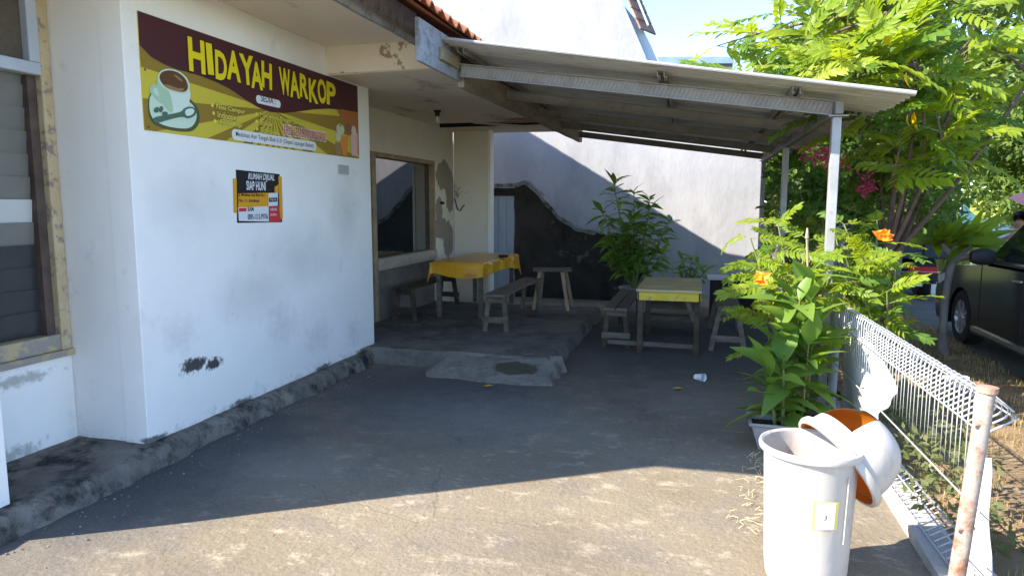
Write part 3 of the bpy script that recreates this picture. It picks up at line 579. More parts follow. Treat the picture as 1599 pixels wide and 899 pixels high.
# rolled front trim of the first sheet
MB().tube([(xl, Yf - .372, sheetz(xl) + .006), (xr - .02, Yf - .372, sheetz(xr) + .006)], .014, 8).build('front_trim', mat('zinc_trim', (.36, .355, .34), (.43, .42, .405), 4., .5, metal=.2), CP)

# ============================================================ NEIGHBOUR'S WALL, BOUNDARY WALL
YN = 12.62
M_nw = mat('bare_plaster', (.33, .33, .345), (.41, .405, .415), .9, .92, .35, 7., c3=(.30, .295, .305), lo3=.50, hi3=.72, scale3=1.3, spec=.15, stretch=(1.4, 1, .75))
nb = thing('neighbour_house', "tall bare grey plaster gable wall of the neighbouring house behind the carport", 'house', (0, YN, 0))
n1 = ony(970, 0, YN); n2 = ony(1010, 95, YN); nr = ony(1187, 300, YN)
sl_ = (n2.z - n1.z) / (n2.x - n1.x)
top = 7.4; xt = n1.x + (top - n1.z) / sl_; xb = n2.x + (2.75 - n2.z) / sl_
MB().prism([(-9.5, -.05), (nr.x, -.05), (nr.x, 2.75), (xb, 2.75), (xt, top), (-9.5, top)], Matrix(((1, 0, 0, 0), (0, 0, 1, YN), (0, 1, 0, 0), (0, 0, 0, 1))), .18).build('gable_wall', M_nw, nb)
MB().prism([(xb + .01, 2.76), (xb + .30, 2.76), (n1.x + .34, n1.z - .42), (n1.x + .03, n1.z - .05)], Matrix(((1, 0, 0, 0), (0, 0, 1, YN + .19), (0, 1, 0, 0), (0, 0, 0, 1))), .2).build('side_buttress', mat('blue_grey_render', (.42, .48, .55), (.5, .56, .62), 2., .8), nb)
d_ = Vector((n1.x - n2.x, 0, n1.z - n2.z)).normalized()
e0 = ony(1004, 38, YN); e1 = e0 + d_ * 1.6
for k_ in range(9):
    c = e0.lerp(e1, k_ / 8); MB().bar(c + Vector((-.08, -.05, 0)), c + Vector((.16, .35, -.03)), .205, .03, upv=d_.cross(Vector((0, 1, 0)))).build('eave_tile', mat('eave_tile_brown', (.21, .13, .10), (.28, .18, .14), 5., .85, rand=.2), nb)
MB().bar(e0 + Vector((.10, -.1, -.06)), e1 + Vector((.10, -.1, 0)), .10, .03, upv=(1, 0, .4)).build('verge_board', mat('verge_blue', (.42, .50, .56), (.48, .56, .62), 3., .7), nb)

M_moss = mat('mossy_black_plaster', (.022, .02, .018), (.05, .045, .04), 2.5, .95, 1., 14., c3=(.20, .185, .165), lo3=.60, hi3=.72, scale3=2.4)
bw = thing('boundary_wall', 'low mould-blackened boundary wall with a sloping top beside the porch', 'wall', (-2.5, 11.6, 0))
YB = 11.6
prof = [ony(a, b, YB) for a, b in ((803, 300), (822, 300), (845, 322), (872, 352), (900, 372), (930, 378), (990, 384))]
poly = [(p_.x, p_.z - .03) for p_ in prof]
poly = [(ony(a, b, YB).x, ony(a, b, YB).z - .01) for a, b in ((803, 288), (822, 286), (845, 307), (872, 338), (900, 358), (930, 364), (990, 372))]
dl = ony(766, 306, YB); dr = ony(803, 306, YB)
poly = [(prof[-1].x + .15, -.03), (prof[-1].x + .15, prof[-1].z - .05)] + poly[::-1] + [(dr.x + .001, poly[0][1]), (dr.x + .001, -.03)]
me = MB().prism(poly[::-1], Matrix(((1, 0, 0, 0), (0, 0, 1, YB), (0, 1, 0, 0), (0, 0, 0, 1))), .14).mesh('wall_body', M_moss); link('wall_body', jitter_subdiv(me, 5, .035, 4.5), bw)
cop = [ony(a, b, YB) for a, b in ((752, 292), (803, 288), (822, 286), (845, 307), (872, 338), (900, 358), (930, 364))]
M_cop = mat('weathered_coping', (.17, .175, .19), (.25, .255, .27), 4., .95, .8, 18., c3=(.05, .048, .045), lo3=.48, hi3=.62, scale3=6.)
cm = MB()
for a, b in zip(cop[:-1], cop[1:]): cm.bar(a + Vector((0, .06, .0)), b + Vector((0, .06, .0)), .19, .06, upv=(0, 0, 1))
link('coping', jitter_subdiv(cm.mesh('coping', M_cop), 5, .035, 5.), bw)
MB().box(dl.x - .6, dr.x, YB + .01, YB + .13, dr.z + .0, cop[0].z - .02).build('door_lintel', M_moss, bw)
dd = MB()
for k_ in range(6):
    x = dl.x - .45 + k_ * (dr.x - dl.x + .45) / 6; dd = MB().box(x + .004, x + (dr.x - dl.x + .45) / 6 - .004, YB + .03 + .006 * (k_ % 2), YB + .05 + .006 * (k_ % 2), .02, dr.z - .005).build('door_panel', mat('blue_grey_metal', (.24, .31, .40), (.30, .37, .46), 1.5, .6, .1, stretch=(2, 1, .4)), bw)

# far roof, aerial, wires above the carport
fh = thing('far_house', 'distant house with dark low roof showing above the zinc carport', 'house', (0, 24, 0))
a = ony(1008, 90, 24); b = ony(1138, 103, 24)
MB().box(-6, b.x, 24, 30, -.05, a.z - .5).build('wall', mat('far_wall', (.45, .43, .4), (.5, .48, .45), 1.), fh)
MB().add([(-6.2, 23.5, a.z - .06), (b.x + .1, 23.5, b.z - .02), (b.x + .1, 30.5, b.z + .5), (-6.2, 30.5, b.z + .9), (-6.2, 23.5, a.z - .6), (b.x + .1, 23.5, b.z - .6), (b.x + .1, 30.5, b.z - .6), (-6.2, 30.5, b.z - .6)], [(0, 1, 2, 3), (0, 4, 5, 1), (1, 5, 6, 2), (4, 7, 6, 5), (3, 2, 6, 7), (0, 3, 7, 4)]).build('roof', mat('far_roof_brown', (.14, .11, .11), (.19, .15, .145), 3., .8), fh)
MB().bar((-6.2, 23.46, a.z + .02), (b.x + .14, 23.46, b.z + .06), .06, .2).build('fascia', mat('far_fascia', (.16, .24, .30), (.2, .28, .34), 3.), fh)
q = ony(1143, 105, 25); q2 = ony(1143, 68, 25)
tag(MB().tube([(q.x, 25, -.05), (q.x, 25, q2.z)], .03, 6).build('aerial_mast', M_galv), 'thin grey aerial mast rising beside the distant dark roof', 'mast')
for i_, (y0_, y1_) in enumerate(((78, 98), (84, 90))):
    a = ony(990, y0_, 26.); b = ony(1180, y1_, 27.)
    a2 = a + (a - b) * .15; a2.y = 30; b = b + (b - a) * 6
    pl = [a2.lerp(b, t_ / 10) - Vector((0, 0, .9 * (t_ / 10) * (1 - t_ / 10))) for t_ in range(11)]
    tag(MB().tube(pl, .012, 4).build('overhead_wire', M_dark), ('upper' if i_ == 0 else 'lower') + ' thin overhead wire crossing the sky above the carport', 'wire')

# ============================================================ FURNITURE
M_w1 = mat('grey_plank', (.10, .082, .062), (.17, .145, .115), 6., .85, .5, 30., stretch=(1, 3, 3), rand=.18)
M_w2 = mat('brown_plank_wood', (.05, .036, .025), (.10, .075, .053), 6., .85, .5, 30., rand=.2)
M_wy = mat('yellow_worn_paint', (.62, .46, .03), (.70, .55, .07), 5., .7, .3, 25., c3=(.34, .29, .2), lo3=.58, hi3=.66)
M_wt = mat('yellow_plank_top', (.46, .38, .20), (.56, .47, .26), 5., .75, .4, 25., c3=(.58, .46, .08), lo3=.5, hi3=.64, rand=.12)
def piece(name, parent, a, b, w_, h_, m_, bv=.004, upv=(0, 0, 1)): return MB().bar(a, b, w_, h_, upv=upv).build(name, m_, parent, bevel=bv)
def bench(label, x0, x1, y0, y1, z0, zs_, splay=.05, m_=M_w1, ml=M_w2, slats=2, rail=True, grp=None):
    b = thing('wooden_bench', label, 'bench', ((x0 + x1) / 2, (y0 + y1) / 2, z0), grp); wd = (x1 - x0) / slats
    for i in range(slats): piece('seat_plank', b, (x0 + wd * (i + .5), y0, zs_ - .015), (x0 + wd * (i + .5), y1, zs_ - .015 + random.uniform(-.006, .006)), wd - .012, .03, m_)
    ins = .12
    for yy, sy in ((y0 + ins, -1), (y1 - ins, 1)):
        for xx, sx in ((x0 + .04, -1), (x1 - .04, 1)):
            piece('leg', b, (xx + sx * splay, yy + sy * splay * .6, z0 - .005), (xx, yy, zs_ - .032), .055, .045, ml, upv=(0, 1, 0))
        if rail: piece('cross_rail', b, (x0 + .0 - splay * .6, yy + sy * (splay * .4 + .028), z0 + .14), (x1 + splay * .6, yy + sy * (splay * .4 + .028), z0 + .14), .022, .07, m_)
        piece('top_rail', b, (x0 + .02, yy + sy * .03, zs_ - .07), (x1 - .02, yy + sy * .03, zs_ - .07), .022, .06, m_)
    return b
# orange covered table on the porch
def table(name, label, x0, x1, y0, y1, z0, zt, planks_x, mtop, mleg, mapron, nplank):
    t_ = thing(name, label, 'table', ((x0 + x1) / 2, (y0 + y1) / 2, z0))
    for i in range(nplank):
        d = (y1 - y0) / nplank; piece('top_plank', t_, (x0, y0 + d * (i + .5), zt - .014 + random.uniform(-.003, .003)), (x1, y0 + d * (i + .5), zt - .014 + random.uniform(-.003, .003)), d - .01, .028, mtop)
    for yy in (y0 + .04, y1 - .04):
        piece('apron', t_, (x0 + .03, yy, zt - .075), (x1 - .03, yy, zt - .075), .025, .09, mapron)
        for xx in (x0 + .045, x1 - .045): piece('leg', t_, (xx, yy + (.035 if yy < (y0 + y1) / 2 else -.035), z0 - .005), (xx, yy + (.035 if yy < (y0 + y1) / 2 else -.035), zt - .03), .06, .05, mleg, upv=(0, 1, 0))
    for xx in (x0 + .02, x1 - .02): piece('side_apron', t_, (xx, y0 + .06, zt - .075), (xx, y1 - .06, zt - .075), .022, .085, mapron)
    return t_
table('porch_table', 'wooden table under an orange plastic cloth on the porch', -3.3, -2.64, 8.3, 9.95, .15, .865, 0, M_w1, M_w1, M_w2, 6)
M_cloth = mat('orange_plastic_cloth', (.64, .29, .018), (.72, .40, .025), 3., .28, .1, 10., c3=(.45, .13, .02), lo3=.55, hi3=.68, scale3=3., spec=.5)
m = MB(); nx, ny = 44, 90
def cloth_pt(u, v):    # u across -1..1 beyond edges, v along
    x0, x1, y0, y1, zt = -3.325, -2.615, 8.26, 9.99, .874
    dx = .16; tx = u * ((x1 - x0) + 2 * dx) - dx; ty = v * ((y1 - y0) + 2 * .15) - .15
    ox = -tx if tx < 0 else max(0, tx - (x1 - x0)); oy = -ty if ty < 0 else max(0, ty - (y1 - y0))
    x = x0 + min(max(tx, 0), x1 - x0); y = y0 + min(max(ty, 0), y1 - y0); o = max(ox, oy)
    ruf = .014 * math.sin((x * 9 + y * 11)) + .01 * math.sin(y * 23 + x * 5)
    sx = (-1 if tx < 0 else 1) if ox > 0 else 0; sy = (-1 if ty < 0 else 1) if oy > 0 else 0
    corner = min(ox, oy)
    drop = o * (1 + .35 * max(0, math.sin(y * 3.1 + x * 4)) * (1 if o > 0 else 0)) + corner * .8
    out = min(o, .03) * .6 + (ruf if o > .02 else 0)
    return (x + sx * (out + corner * .25), y + sy * (out + corner * .25), zt - drop + (.003 * nz(x, y, 0, 6) if o == 0 else 0))
m.add([cloth_pt(i / (nx - 1), j / (ny - 1)) for j in range(ny) for i in range(nx)], [(j * nx + i, j * nx + i + 1, (j + 1) * nx + i + 1, (j + 1) * nx + i) for j in range(ny - 1) for i in range(nx - 1)])
tag(m.build('tablecloth', M_cloth, smooth=True), 'shiny orange plastic cloth draped over the porch table', 'tablecloth')
q = onz(786, 401, .885); MB_ = MB().lathe([(0, .0), (.06, .0), (.075, .03), (.068, .03), (.055, .008), (0, .008)], (q.x, q.y, .878), 18).build('ashtray', M_dark, smooth=True); tag(MB_, 'small dark dish lying on the orange plastic cloth', 'dish')
bench('narrow plank bench standing on the porch slab edge beside the orange cloth', -2.36, -2.1, 7.42, 9.35, .15, .59, .04, M_w1, M_w1, 1)
bench('dark bench on the porch between the orange cloth and the window', -3.68, -3.42, 7.85, 9.6, .15, .58, .05, M_w2, M_w2, 2)
st = thing('small_side_table', 'small wooden side table with splayed brown legs at the far slab edge', 'table', (-2.0, 9.55, .15))
piece('top_board', st, (-2.24, 9.38, .70), (-1.72, 9.5, .70), .42, .025, M_w1)
for a, b in (((-2.2, 9.24, .145), (-2.12, 9.3, .688)), ((-1.72, 9.28, .145), (-1.82, 9.36, .688)), ((-2.22, 9.7, .145), (-2.14, 9.58, .688)), ((-1.74, 9.72, .145), (-1.82, 9.6, .688))): piece('leg', st, a, b, .045, .04, mat('reddish_wood', (.30, .20, .125), (.38, .27, .18), 6., .8, rand=.15), upv=(0, 1, 0))

T2 = table('plank_table', 'yellow edged plank table in the yard beneath the carport', -.64, .04, 7.42, 8.75, 0, .705, 0, M_wt, M_w2, M_wy, 4)
piece('diagonal_brace', T2, (-.12, 7.49, .62), (-.03, 7.6, .36), .05, .02, M_w1, upv=(0, 1, 0)); piece('foot_rail', T2, (-.95, 7.53, .10), (.02, 7.53, .09), .02, .05, M_w1)
bench('brown two-plank bench left of the yellow edged table', -1.02, -.74, 7.62, 9.4, 0, .46, .03, M_w1, M_w2, 2)
bench('splay-legged bench between the yellow edged table and the leafy shrub', .2, .46, 7.75, 9.3, 0, .50, .09, M_w1, M_w1, 1)
lb = bench('low crosswise bench behind the yellow edged table', -.66, .02, 9.0, 9.3, 0, .36, .02, M_w1, M_w2, 2)
bag = MB().lathe([(0, 0), (.16, .01), (.2, .05), (.17, .11), (.1, .15), (.05, .17), (0, .18)], (-.35, 9.14, .362), 22).mesh('plastic_bag', mat('blue_plastic', (.02, .12, .42), (.04, .2, .55), 5., .35, .4, 12.), smooth=True)
tag(link('plastic_bag', jitter_subdiv(bag, 1, .035, 7., keep=lambda c: c.z < .375)), 'crumpled blue plastic bag on the low crosswise bench', 'bag')
bt = thing('dark_crate_table', 'low dark box table with pale edge by the shaded grey wall', 'table', (.48, 10.1, 0))
piece('top_board', bt, (.12, 10.1, .585), (.84, 10.1, .585), .5, .03, mat('pale_board', (.5, .5, .5), (.58, .58, .57), 3.))
for a in ((.16, .8, 9.9, 9.93), (.16, .8, 10.27, 10.3)): MB().box(*a, .0, .568).build('side_panel', M_dark, bt)
MB().box(.16, .19, 9.932, 10.268, 0, .566).build('end_panel', M_dark, bt)

# litter
cup = MB().lathe([(0, -.05), (.026, -.05), (.036, .04), (.038, .045), (.034, .042), (.024, -.044), (0, -.044)], (0, 0, 0), 18).build('plastic_cup', mat('white_plastic_cup', (.75, .76, .78), (.8, .8, .82), 8., .4), smooth=True)
q = onz(1093, 588, .04); cup.location = (q.x, q.y, .036); cup.rotation_euler = (1.45, .2, .9); tag(cup, 'crushed white plastic cup lying on the shaded yard', 'cup')
M_dl = mat('dry_leaf', (.42, .24, .05), (.5, .32, .08), 20., .8)
for (x, y, lb_) in ((1058, 607, 'small orange dead leaf lying on the shaded yard'), (762, 603, 'tiny pale leaf scrap lying on the shaded concrete')):
    q = onz(x, y, .012); m = MB(); m.add([(q.x - .05, q.y, .012), (q.x, q.y - .025, .018), (q.x + .05, q.y + .01, .022), (q.x, q.y + .025, .026)], [(0, 1, 2, 3)]); tag(m.build('fallen_leaf', M_dl), lb_, 'leaf')
straw = MB()
for k_ in range(70):
    cx_, cy_ = random.choice([(.40, 4.1), (.33, 3.85), (.45, 4.3), (.28, 3.55), (.36, 4.45)]); x = cx_ + random.gauss(0, .05); y = cy_ + random.gauss(0, .08); a_ = random.uniform(0, 6.28); l_ = random.uniform(.03, .1)
    straw.tube([(x, y, .012), (x + l_ * .5 * math.cos(a_), y + l_ * .5 * math.sin(a_), .02 + random.random() * .01), (x + l_ * math.cos(a_ + .4), y + l_ * math.sin(a_ + .4), .012)], .0016, 3)
so_ = straw.build('straw_litter', mat('straw', (.48, .38, .2), (.55, .45, .26), 9., .9)); stuff(so_); tag(so_, 'dry straw scattered on the concrete beside the bin', 'straw')

peb = MB()
for k_ in range(330):
    if k_ < 110: y = random.uniform(2.3, 6.3); x = -3.1 + abs(random.gauss(0, .12)); r_ = random.uniform(.003, .010)
    else: x = random.uniform(-2.8, 1.0); y = random.uniform(2.0, 7.5); r_ = random.uniform(.0025, .007)
    c = Vector((x, y, .008 * nz(x, y, 0, .9) + .004 * nz(x, y, 3, 3.) + r_ * .4)); vs = [c + Vector(d) * r_ * random.uniform(.7, 1.2) for d in ((1, 0, 0), (-1, 0, 0), (0, 1, 0), (0, -1, 0), (0, 0, .8), (0, 0, -.6))]
    peb.add(vs, [(0, 2, 4), (2, 1, 4), (1, 3, 4), (3, 0, 4), (2, 0, 5), (1, 2, 5), (3, 1, 5), (0, 3, 5)])
tag(stuff(peb.build('grit', mat('pale_grit', (.12, .11, .095), (.30, .275, .24), 9., .9))), 'loose grit and plaster crumbs scattered over the concrete yard', 'grit')

# ============================================================ BIN
M_bin = mat('cream_plastic', (.46, .415, .36), (.52, .475, .42), 2., .45, .08, 30., c3=(.27, .22, .175), lo3=.55, hi3=.8, scale3=7., spec=.3, stretch=(1, 1, .5))
add_spots(M_bin, [((.475, 3.02, 0), (.4, .4, .3)), ((.475, 3.02, .6), (.4, .4, .1))], (.16, .125, .095), soft=.9, nscale=14., amp=1.3, thr=.85, strength=.55)
M_or = mat('orange_plastic', (.50, .15, .008), (.56, .19, .015), 3., .4, spec=.4)
BC = (.475, 3.02, 0)
bn = thing('waste_bin', 'cream plastic waste bin with its orange-lined dome lid knocked askew', 'bin', BC)
MB().lathe([(0, .012), (.145, .012), (.158, .03), (.165, .09), (.184, .572), (.187, .585), (.203, .587), (.206, .600), (.202, .612), (.196, .614), (.186, .606), (.181, .57), (.162, .09), (.14, .04), (0, .035)], BC, 64).build('bin_body', M_bin, bn, smooth=True)
def around(ang, r, z): return Vector((BC[0] + r * math.cos(ang), BC[1] + r * math.sin(ang), z))
m = MB(); s0, s1 = -1.90, -1.30  # sticker facing the camera
def curved(a0, a1, z0, z1, off, n=8):
    mm = MB(); vs = []
    for z in (z0, z1):
        for i in range(n + 1):
            a_ = a0 + (a1 - a0) * i / n; vs.append(around(a_, .165 + (.184 - .165) * (z - .09) / .482 + off, z))
    mm.add(vs, [(i, i + 1, n + 1 + i + 1, n + 1 + i) for i in range(n)]); return mm
stk = curved(-1.62, -1.05, .315, .435, .002).build('sticker', mat('sticker_yellow', (.75, .58, .12), (.8, .62, .16), 3., .5), bn)
curved(-1.555, -1.13, .32, .43, .0035).build('sticker_face', mat('sticker_white', (.8, .8, .78), rough=.5), stk)
c0 = around(-1.40, .1815, .36); tang = Vector((-math.sin(-1.4), math.cos(-1.4), 0)); nrm = Vector((math.cos(-1.4), math.sin(-1.4), 0))
LM = Matrix(((tang.x, 0, nrm.x, c0.x), (tang.y, 0, nrm.y, c0.y), (0, 1, 0, c0.z), (0, 0, 0, 1)))
lettering('sticker_mark', '3', M_dark, stk, LM, 0, 0, .014, .022, w0=.0022)
MB().tube([around(-.86, .1805, .25), around(-.86, .187, .44), around(-.86, .1895, .53)], .003, 6).build('seam_rib', M_bin, bn)
# dome lid, hanging over the rim: ring + dome (outer cream, inner orange) with the throw-in opening
axis = (_rt * .80 + Vector((0, 0, 1)) * .55 + Vector((_fw.x, _fw.y, 0)).normalized() * .10).normalized()
ux = axis.cross(Vector((0, 0, 1))).normalized(); uy = axis.cross(ux)     # uy points down-ish
LMt = Matrix((( ux.x, uy.x, axis.x), (ux.y, uy.y, axis.y), (ux.z, uy.z, axis.z)))
LC = ony(1305, 722, 3.10)
def dome(off, th0):
    pr = []
    for i in range(13):
        t_ = th0 + (math.pi / 2 - th0) * i / 12; pr.append(((.198 - off) * math.cos(t_) ** .62 if i < 12 else 0.0, .03 + (.215 - off) * math.sin(t_)))
    return pr
lid = MB().lathe([(.200, .03), (.218, .028), (.222, .012), (.218, -.002), (.203, -.004), (.2, .005)], LC, 56, M=LMt).build('lid', M_bin, bn, smooth=True)
# opening: a sector of the dome near its upper side left open
oa0, oa1 = math.radians(232), math.radians(308)
MB().lathe(dome(0, 0), LC, 44, M=LMt, a0=oa1, a1=oa0 + 2 * math.pi).lathe(dome(0, .0)[:3], LC, 14, M=LMt, a0=oa0, a1=oa1).lathe(dome(0, .0)[9:], LC, 14, M=LMt, a0=oa0, a1=oa1).build('lid_dome', M_bin, lid, smooth=True)
MB().lathe(dome(.005, 0), LC, 44, M=LMt, a0=oa1, a1=oa0 + 2 * math.pi).lathe([(.1985, -.003), (.1985, .03)] + dome(.005, 0)[:3], LC, 14, M=LMt, a0=oa0, a1=oa1).lathe([(.1985, -.003), (.1985, .03)], LC, 44, M=LMt, a0=oa1, a1=oa0 + 2 * math.pi).lathe(dome(.005, .0)[9:], LC, 14, M=LMt, a0=oa0, a1=oa1).build('lid_lining', M_or, lid, smooth=True)

# ============================================================ WIRE FENCE
M_wire = mat('galvanised_wire', (.40, .40, .40), (.50, .50, .50), 8., .45, metal=.25, c3=(.5, .45, .4), lo3=.6, hi3=.75)
M_post = mat('rusty_post', (.30, .25, .205), (.37, .32, .27), 4., .75, .3, 30., c3=(.20, .075, .028), lo3=.46, hi3=.62, scale3=8.)
fn = thing('wire_fence', 'white welded-wire fence panel with rolled triangular top beside the bin', 'fence', (1.05, 4.3, 0))
A = Vector((1.10, 2.98, 0)); B = Vector((1.03, 5.62, 0)); FH = .86
dirf = (B - A).normalized(); outf = Vector((dirf.y, -dirf.x, 0))
if outf.x < 0: outf = -outf
wm = MB(); prof = [(.05, .16), (.105, .115), (0, .05), (0, .10), (0, .45), (0, FH - .035), (.006, FH - .012), (.03, FH), (.095, FH - .055), (.10, FH - .075), (.09, FH - .095), (0, FH - .15)]
wm.tube([outf * a_ + Vector((0, 0, z)) for a_, z in prof], .0042, 6); wme = wm.mesh('vertical_wire', M_wire, smooth=True)
NW = 48
for i in range(NW):
    p_ = A.lerp(B, (i + .6) / (NW + .2)); o = link('vertical_wire', wme, fn); o.location = p_ + outf * random.uniform(-.002, .002); o.rotation_euler = (0, 0, random.uniform(-.03, .03))
for a_, z in ((0, .05), (.105, .115), (0, .16), (0, .40), (0, FH - .15), (.1, FH - .075), (.012, FH - .004)):
    MB().tube([A + outf * (a_ - .006) + Vector((0, 0, z)), B + outf * (a_ - .006) + Vector((0, 0, z))], .0042, 6).build('line_wire', M_wire, fn, smooth=True)
np_top = onz(1541, 612, .90); np_bot = Vector((np_top.x - .075, np_top.y - .03, -.05))
pp = MB().tube([np_bot, np_top], .03, 18).build('near_post', M_post, fn, smooth=True)
MB().tube([np_top, np_top + Vector((.001, 0, .022))], .037, 18).build('post_cap', mat('rust', (.30, .17, .11), (.42, .27, .19), 9., .8, .4), pp, smooth=True)
for z in (.83, .42): MB().tube([np_top.lerp(np_bot, 1 - z / .95) + Vector((-.036, -.03, 0)), np_top.lerp(np_bot, 1 - z / .95) + Vector((.03, .0, 0))], .008, 8).build('clip_bolt', mat('rust', (0, 0, 0)), pp)
fp = MB().tube([B + Vector((-.01, .05, -.05)), B + Vector((.0, .05, .92))], .032, 18).build('far_post', mat('pale_post', (.30, .31, .33), (.38, .39, .41), 5., .55, metal=.2, c3=(.2, .14, .1), lo3=.6, hi3=.7), fn, smooth=True)
MB().tube([B + Vector((0, .05, .92)), B + Vector((0, .05, .94))], .038, 18).build('post_cap', mat('pale_post', (0, 0, 0)), fp, smooth=True)
ft = MB().box(1.03, 1.19, 2.6, 5.9, -.05, .035).mesh('fence_footing', mat('footing_cement', (.32, .30, .27), (.42, .39, .35), 5., .95, .7, 20.)); struct(link('fence_footing', jitter_subdiv(ft, 9, .012, 4.)))
# white plastic sheet tied behind the wires, and a second one slumped by the rusty post
def hang(y0, y1, z0, z1, off, shape, name, label, M__, fold=.02):
    nx_, nz_ = 26, 22; m = MB(); vs = []
    for j in range(nz_):
        for i in range(nx_):
            u, v = i / (nx_ - 1), j / (nz_ - 1); yy, zz = shape(u, v); p_ = A.lerp(B, (yy - A.y) / (B.y - A.y))
            vs.append(p_ + outf * (off + fold * math.sin(u * 7 + v * 3) + fold * .6 * math.sin(v * 8 + u * 2)) + Vector((0, 0, zz)))
    m.add(vs, [(j * nx_ + i, j * nx_ + i + 1, (j + 1) * nx_ + i + 1, (j + 1) * nx_ + i) for j in range(nz_ - 1) for i in range(nx_ - 1)])
    o = m.build(name, M__, smooth=True); sol = o.modifiers.new('thickness', 'SOLIDIFY'); sol.thickness = .003; return tag(o, label, 'plastic sheet')
M_vinyl = mat('white_vinyl', (.55, .55, .56), (.60, .60, .61), 3., .55)
hang(0, 0, 0, 0, .035, lambda u, v: (5.57 - (.78 + .62 * v - 1.6 * max(0, v - .8) + .07 * math.sin(v * 9) + .04 * math.sin(v * 23)) * u, .04 + .68 * v - .05 * u * u), 'white_sheet', 'bright white vinyl sheet tied behind the wires at the far post', M_vinyl, .012)
hang(0, 0, 0, 0, .05, lambda u, v: (2.99 + (.12 + .22 * (1 - v)) * u + .10 * v, -.01 + .60 * v - .05 * u), 'white_sheet', 'crumpled white sheet slumped against the wires by the rusty post', mat('white_vinyl_print', (.50, .50, .51), (.56, .56, .57), 3., .55, c3=(.35, .38, .42), lo3=.66, hi3=.70, scale3=5.), .018)
# broken concrete and scrap on the verge
M_rock = mat('broken_concrete', (.24, .23, .21), (.34, .32, .29), 6., .95, .8, 20.)
for k_, (x, y, r_, lb_) in enumerate(((1.55, 3.02, .09, 'grey chunk of broken concrete on the soil beyond the rusty post'), (1.62, 2.86, .12, 'larger flat chunk of broken concrete on the soil verge'), (1.48, 3.32, .05, 'small stone beside the broken concrete on the verge'))):
    bm = bmesh.new(); bmesh.ops.create_icosphere(bm, subdivisions=2, radius=r_)
    for v in bm.verts: v.co = Vector((v.co.x * 1.4, v.co.y, v.co.z * .55)) * (1 + .5 * mnoise.noise(v.co * 9 + Vector((k_ * 5, 0, 0))))
    me = bpy.data.meshes.new('concrete_chunk'); bm.to_mesh(me); bm.free(); me.materials.append(M_rock); o = link('concrete_chunk', me); o.location = (x, y, soil_z(x, y) + r_ * .2); o.rotation_euler = (.3, .2, k_); tag(o, lb_, 'rubble')
o = MB().bar((2.2, 7.0, soil_z(2.2, 7.0) + .035), (2.4, 7.05, soil_z(2.4, 7.05) + .035), .08, .03).build('litter_packet', mat('packet_white', (.65, .66, .66), rough=.5), bevel=.006); tag(o, 'small white litter packet lying on the dry verge', 'litter')

# ============================================================ VEGETATION
L_senna = leafmat('senna_leaf', (.15, .24, .018), (.27, .33, .02), .5)
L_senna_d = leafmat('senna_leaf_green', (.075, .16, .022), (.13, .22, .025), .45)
L_mid = leafmat('mid_leaf', (.075, .15, .026), (.155, .225, .04), .5)
L_dark = leafmat('dark_leaf', (.03, .075, .016), (.07, .12, .022), .4)
L_pale = leafmat('pale_leaf', (.14, .22, .05), (.24, .30, .07), .5)
L_olive = leafmat('olive_leaf', (.10, .12, .04), (.17, .18, .07), .4)
L_canna = leafmat('canna_leaf', (.10, .20, .035), (.19, .29, .045), .42)
L_pot = leafmat('pot_tree_leaf', (.075, .18, .028), (.17, .28, .04), .45, rough=.35)
L_pink = leafmat('pink_bract', (.62, .06, .17), (.75, .16, .28), .5)
L_yel = leafmat('yellow_leaf', (.75, .42, .01), (.85, .52, .02), .5)
L_orange = leafmat('orange_petal', (.80, .22, .01), (.90, .36, .02), .4)
L_dry = leafmat('dry_grass', (.30, .22, .10), (.42, .32, .16), .3)
L_grass = leafmat('field_grass', (.16, .20, .03), (.28, .30, .06), .45)
M_bark = mat('bark_grey', (.16, .13, .10), (.24, .20, .16), 8., .9, .7, 30., c3=(.09, .07, .055))
M_stem = mat('green_stem', (.14, .17, .05), (.20, .22, .08), 8., .7)
M_redstem = mat('reddish_stem', (.13, .06, .045), (.2, .10, .075), 8., .8)

def leaf_surface(m, base, d, nrm, ln, wd, fold=.25, droop=.2, segs=3, mi=0):
    """lanceolate leaf built of 2 x segs faces, folded along the midrib"""
    d = Vector(d).normalized(); s_ = d.cross(Vector(nrm)); s_ = s_.normalized() if s_.length > 1e-3 else Vector((1, 0, 0)); n_ = s_.cross(d)
    vs = []; ws = {2: (0, .95, 0), 3: (.12, .95, .75, 0), 4: (.1, .75, 1., .65, 0), 6: (.1, .6, .95, 1., .8, .45, 0)}[segs]
    for i in range(segs + 1):
        t = i / segs; c = Vector(base) + d * (ln * t) - n_ * (droop * ln * t * t); hw = ws[i] * wd / 2
        vs += [c - s_ * hw + n_ * hw * fold, c, c + s_ * hw + n_ * hw * fold]
    fs = []
    for i in range(segs):
        a = 3 * i; fs += [(a, a + 1, a + 4, a + 3), (a + 1, a + 2, a + 5, a + 4)]
    m.add(vs, fs, mi)
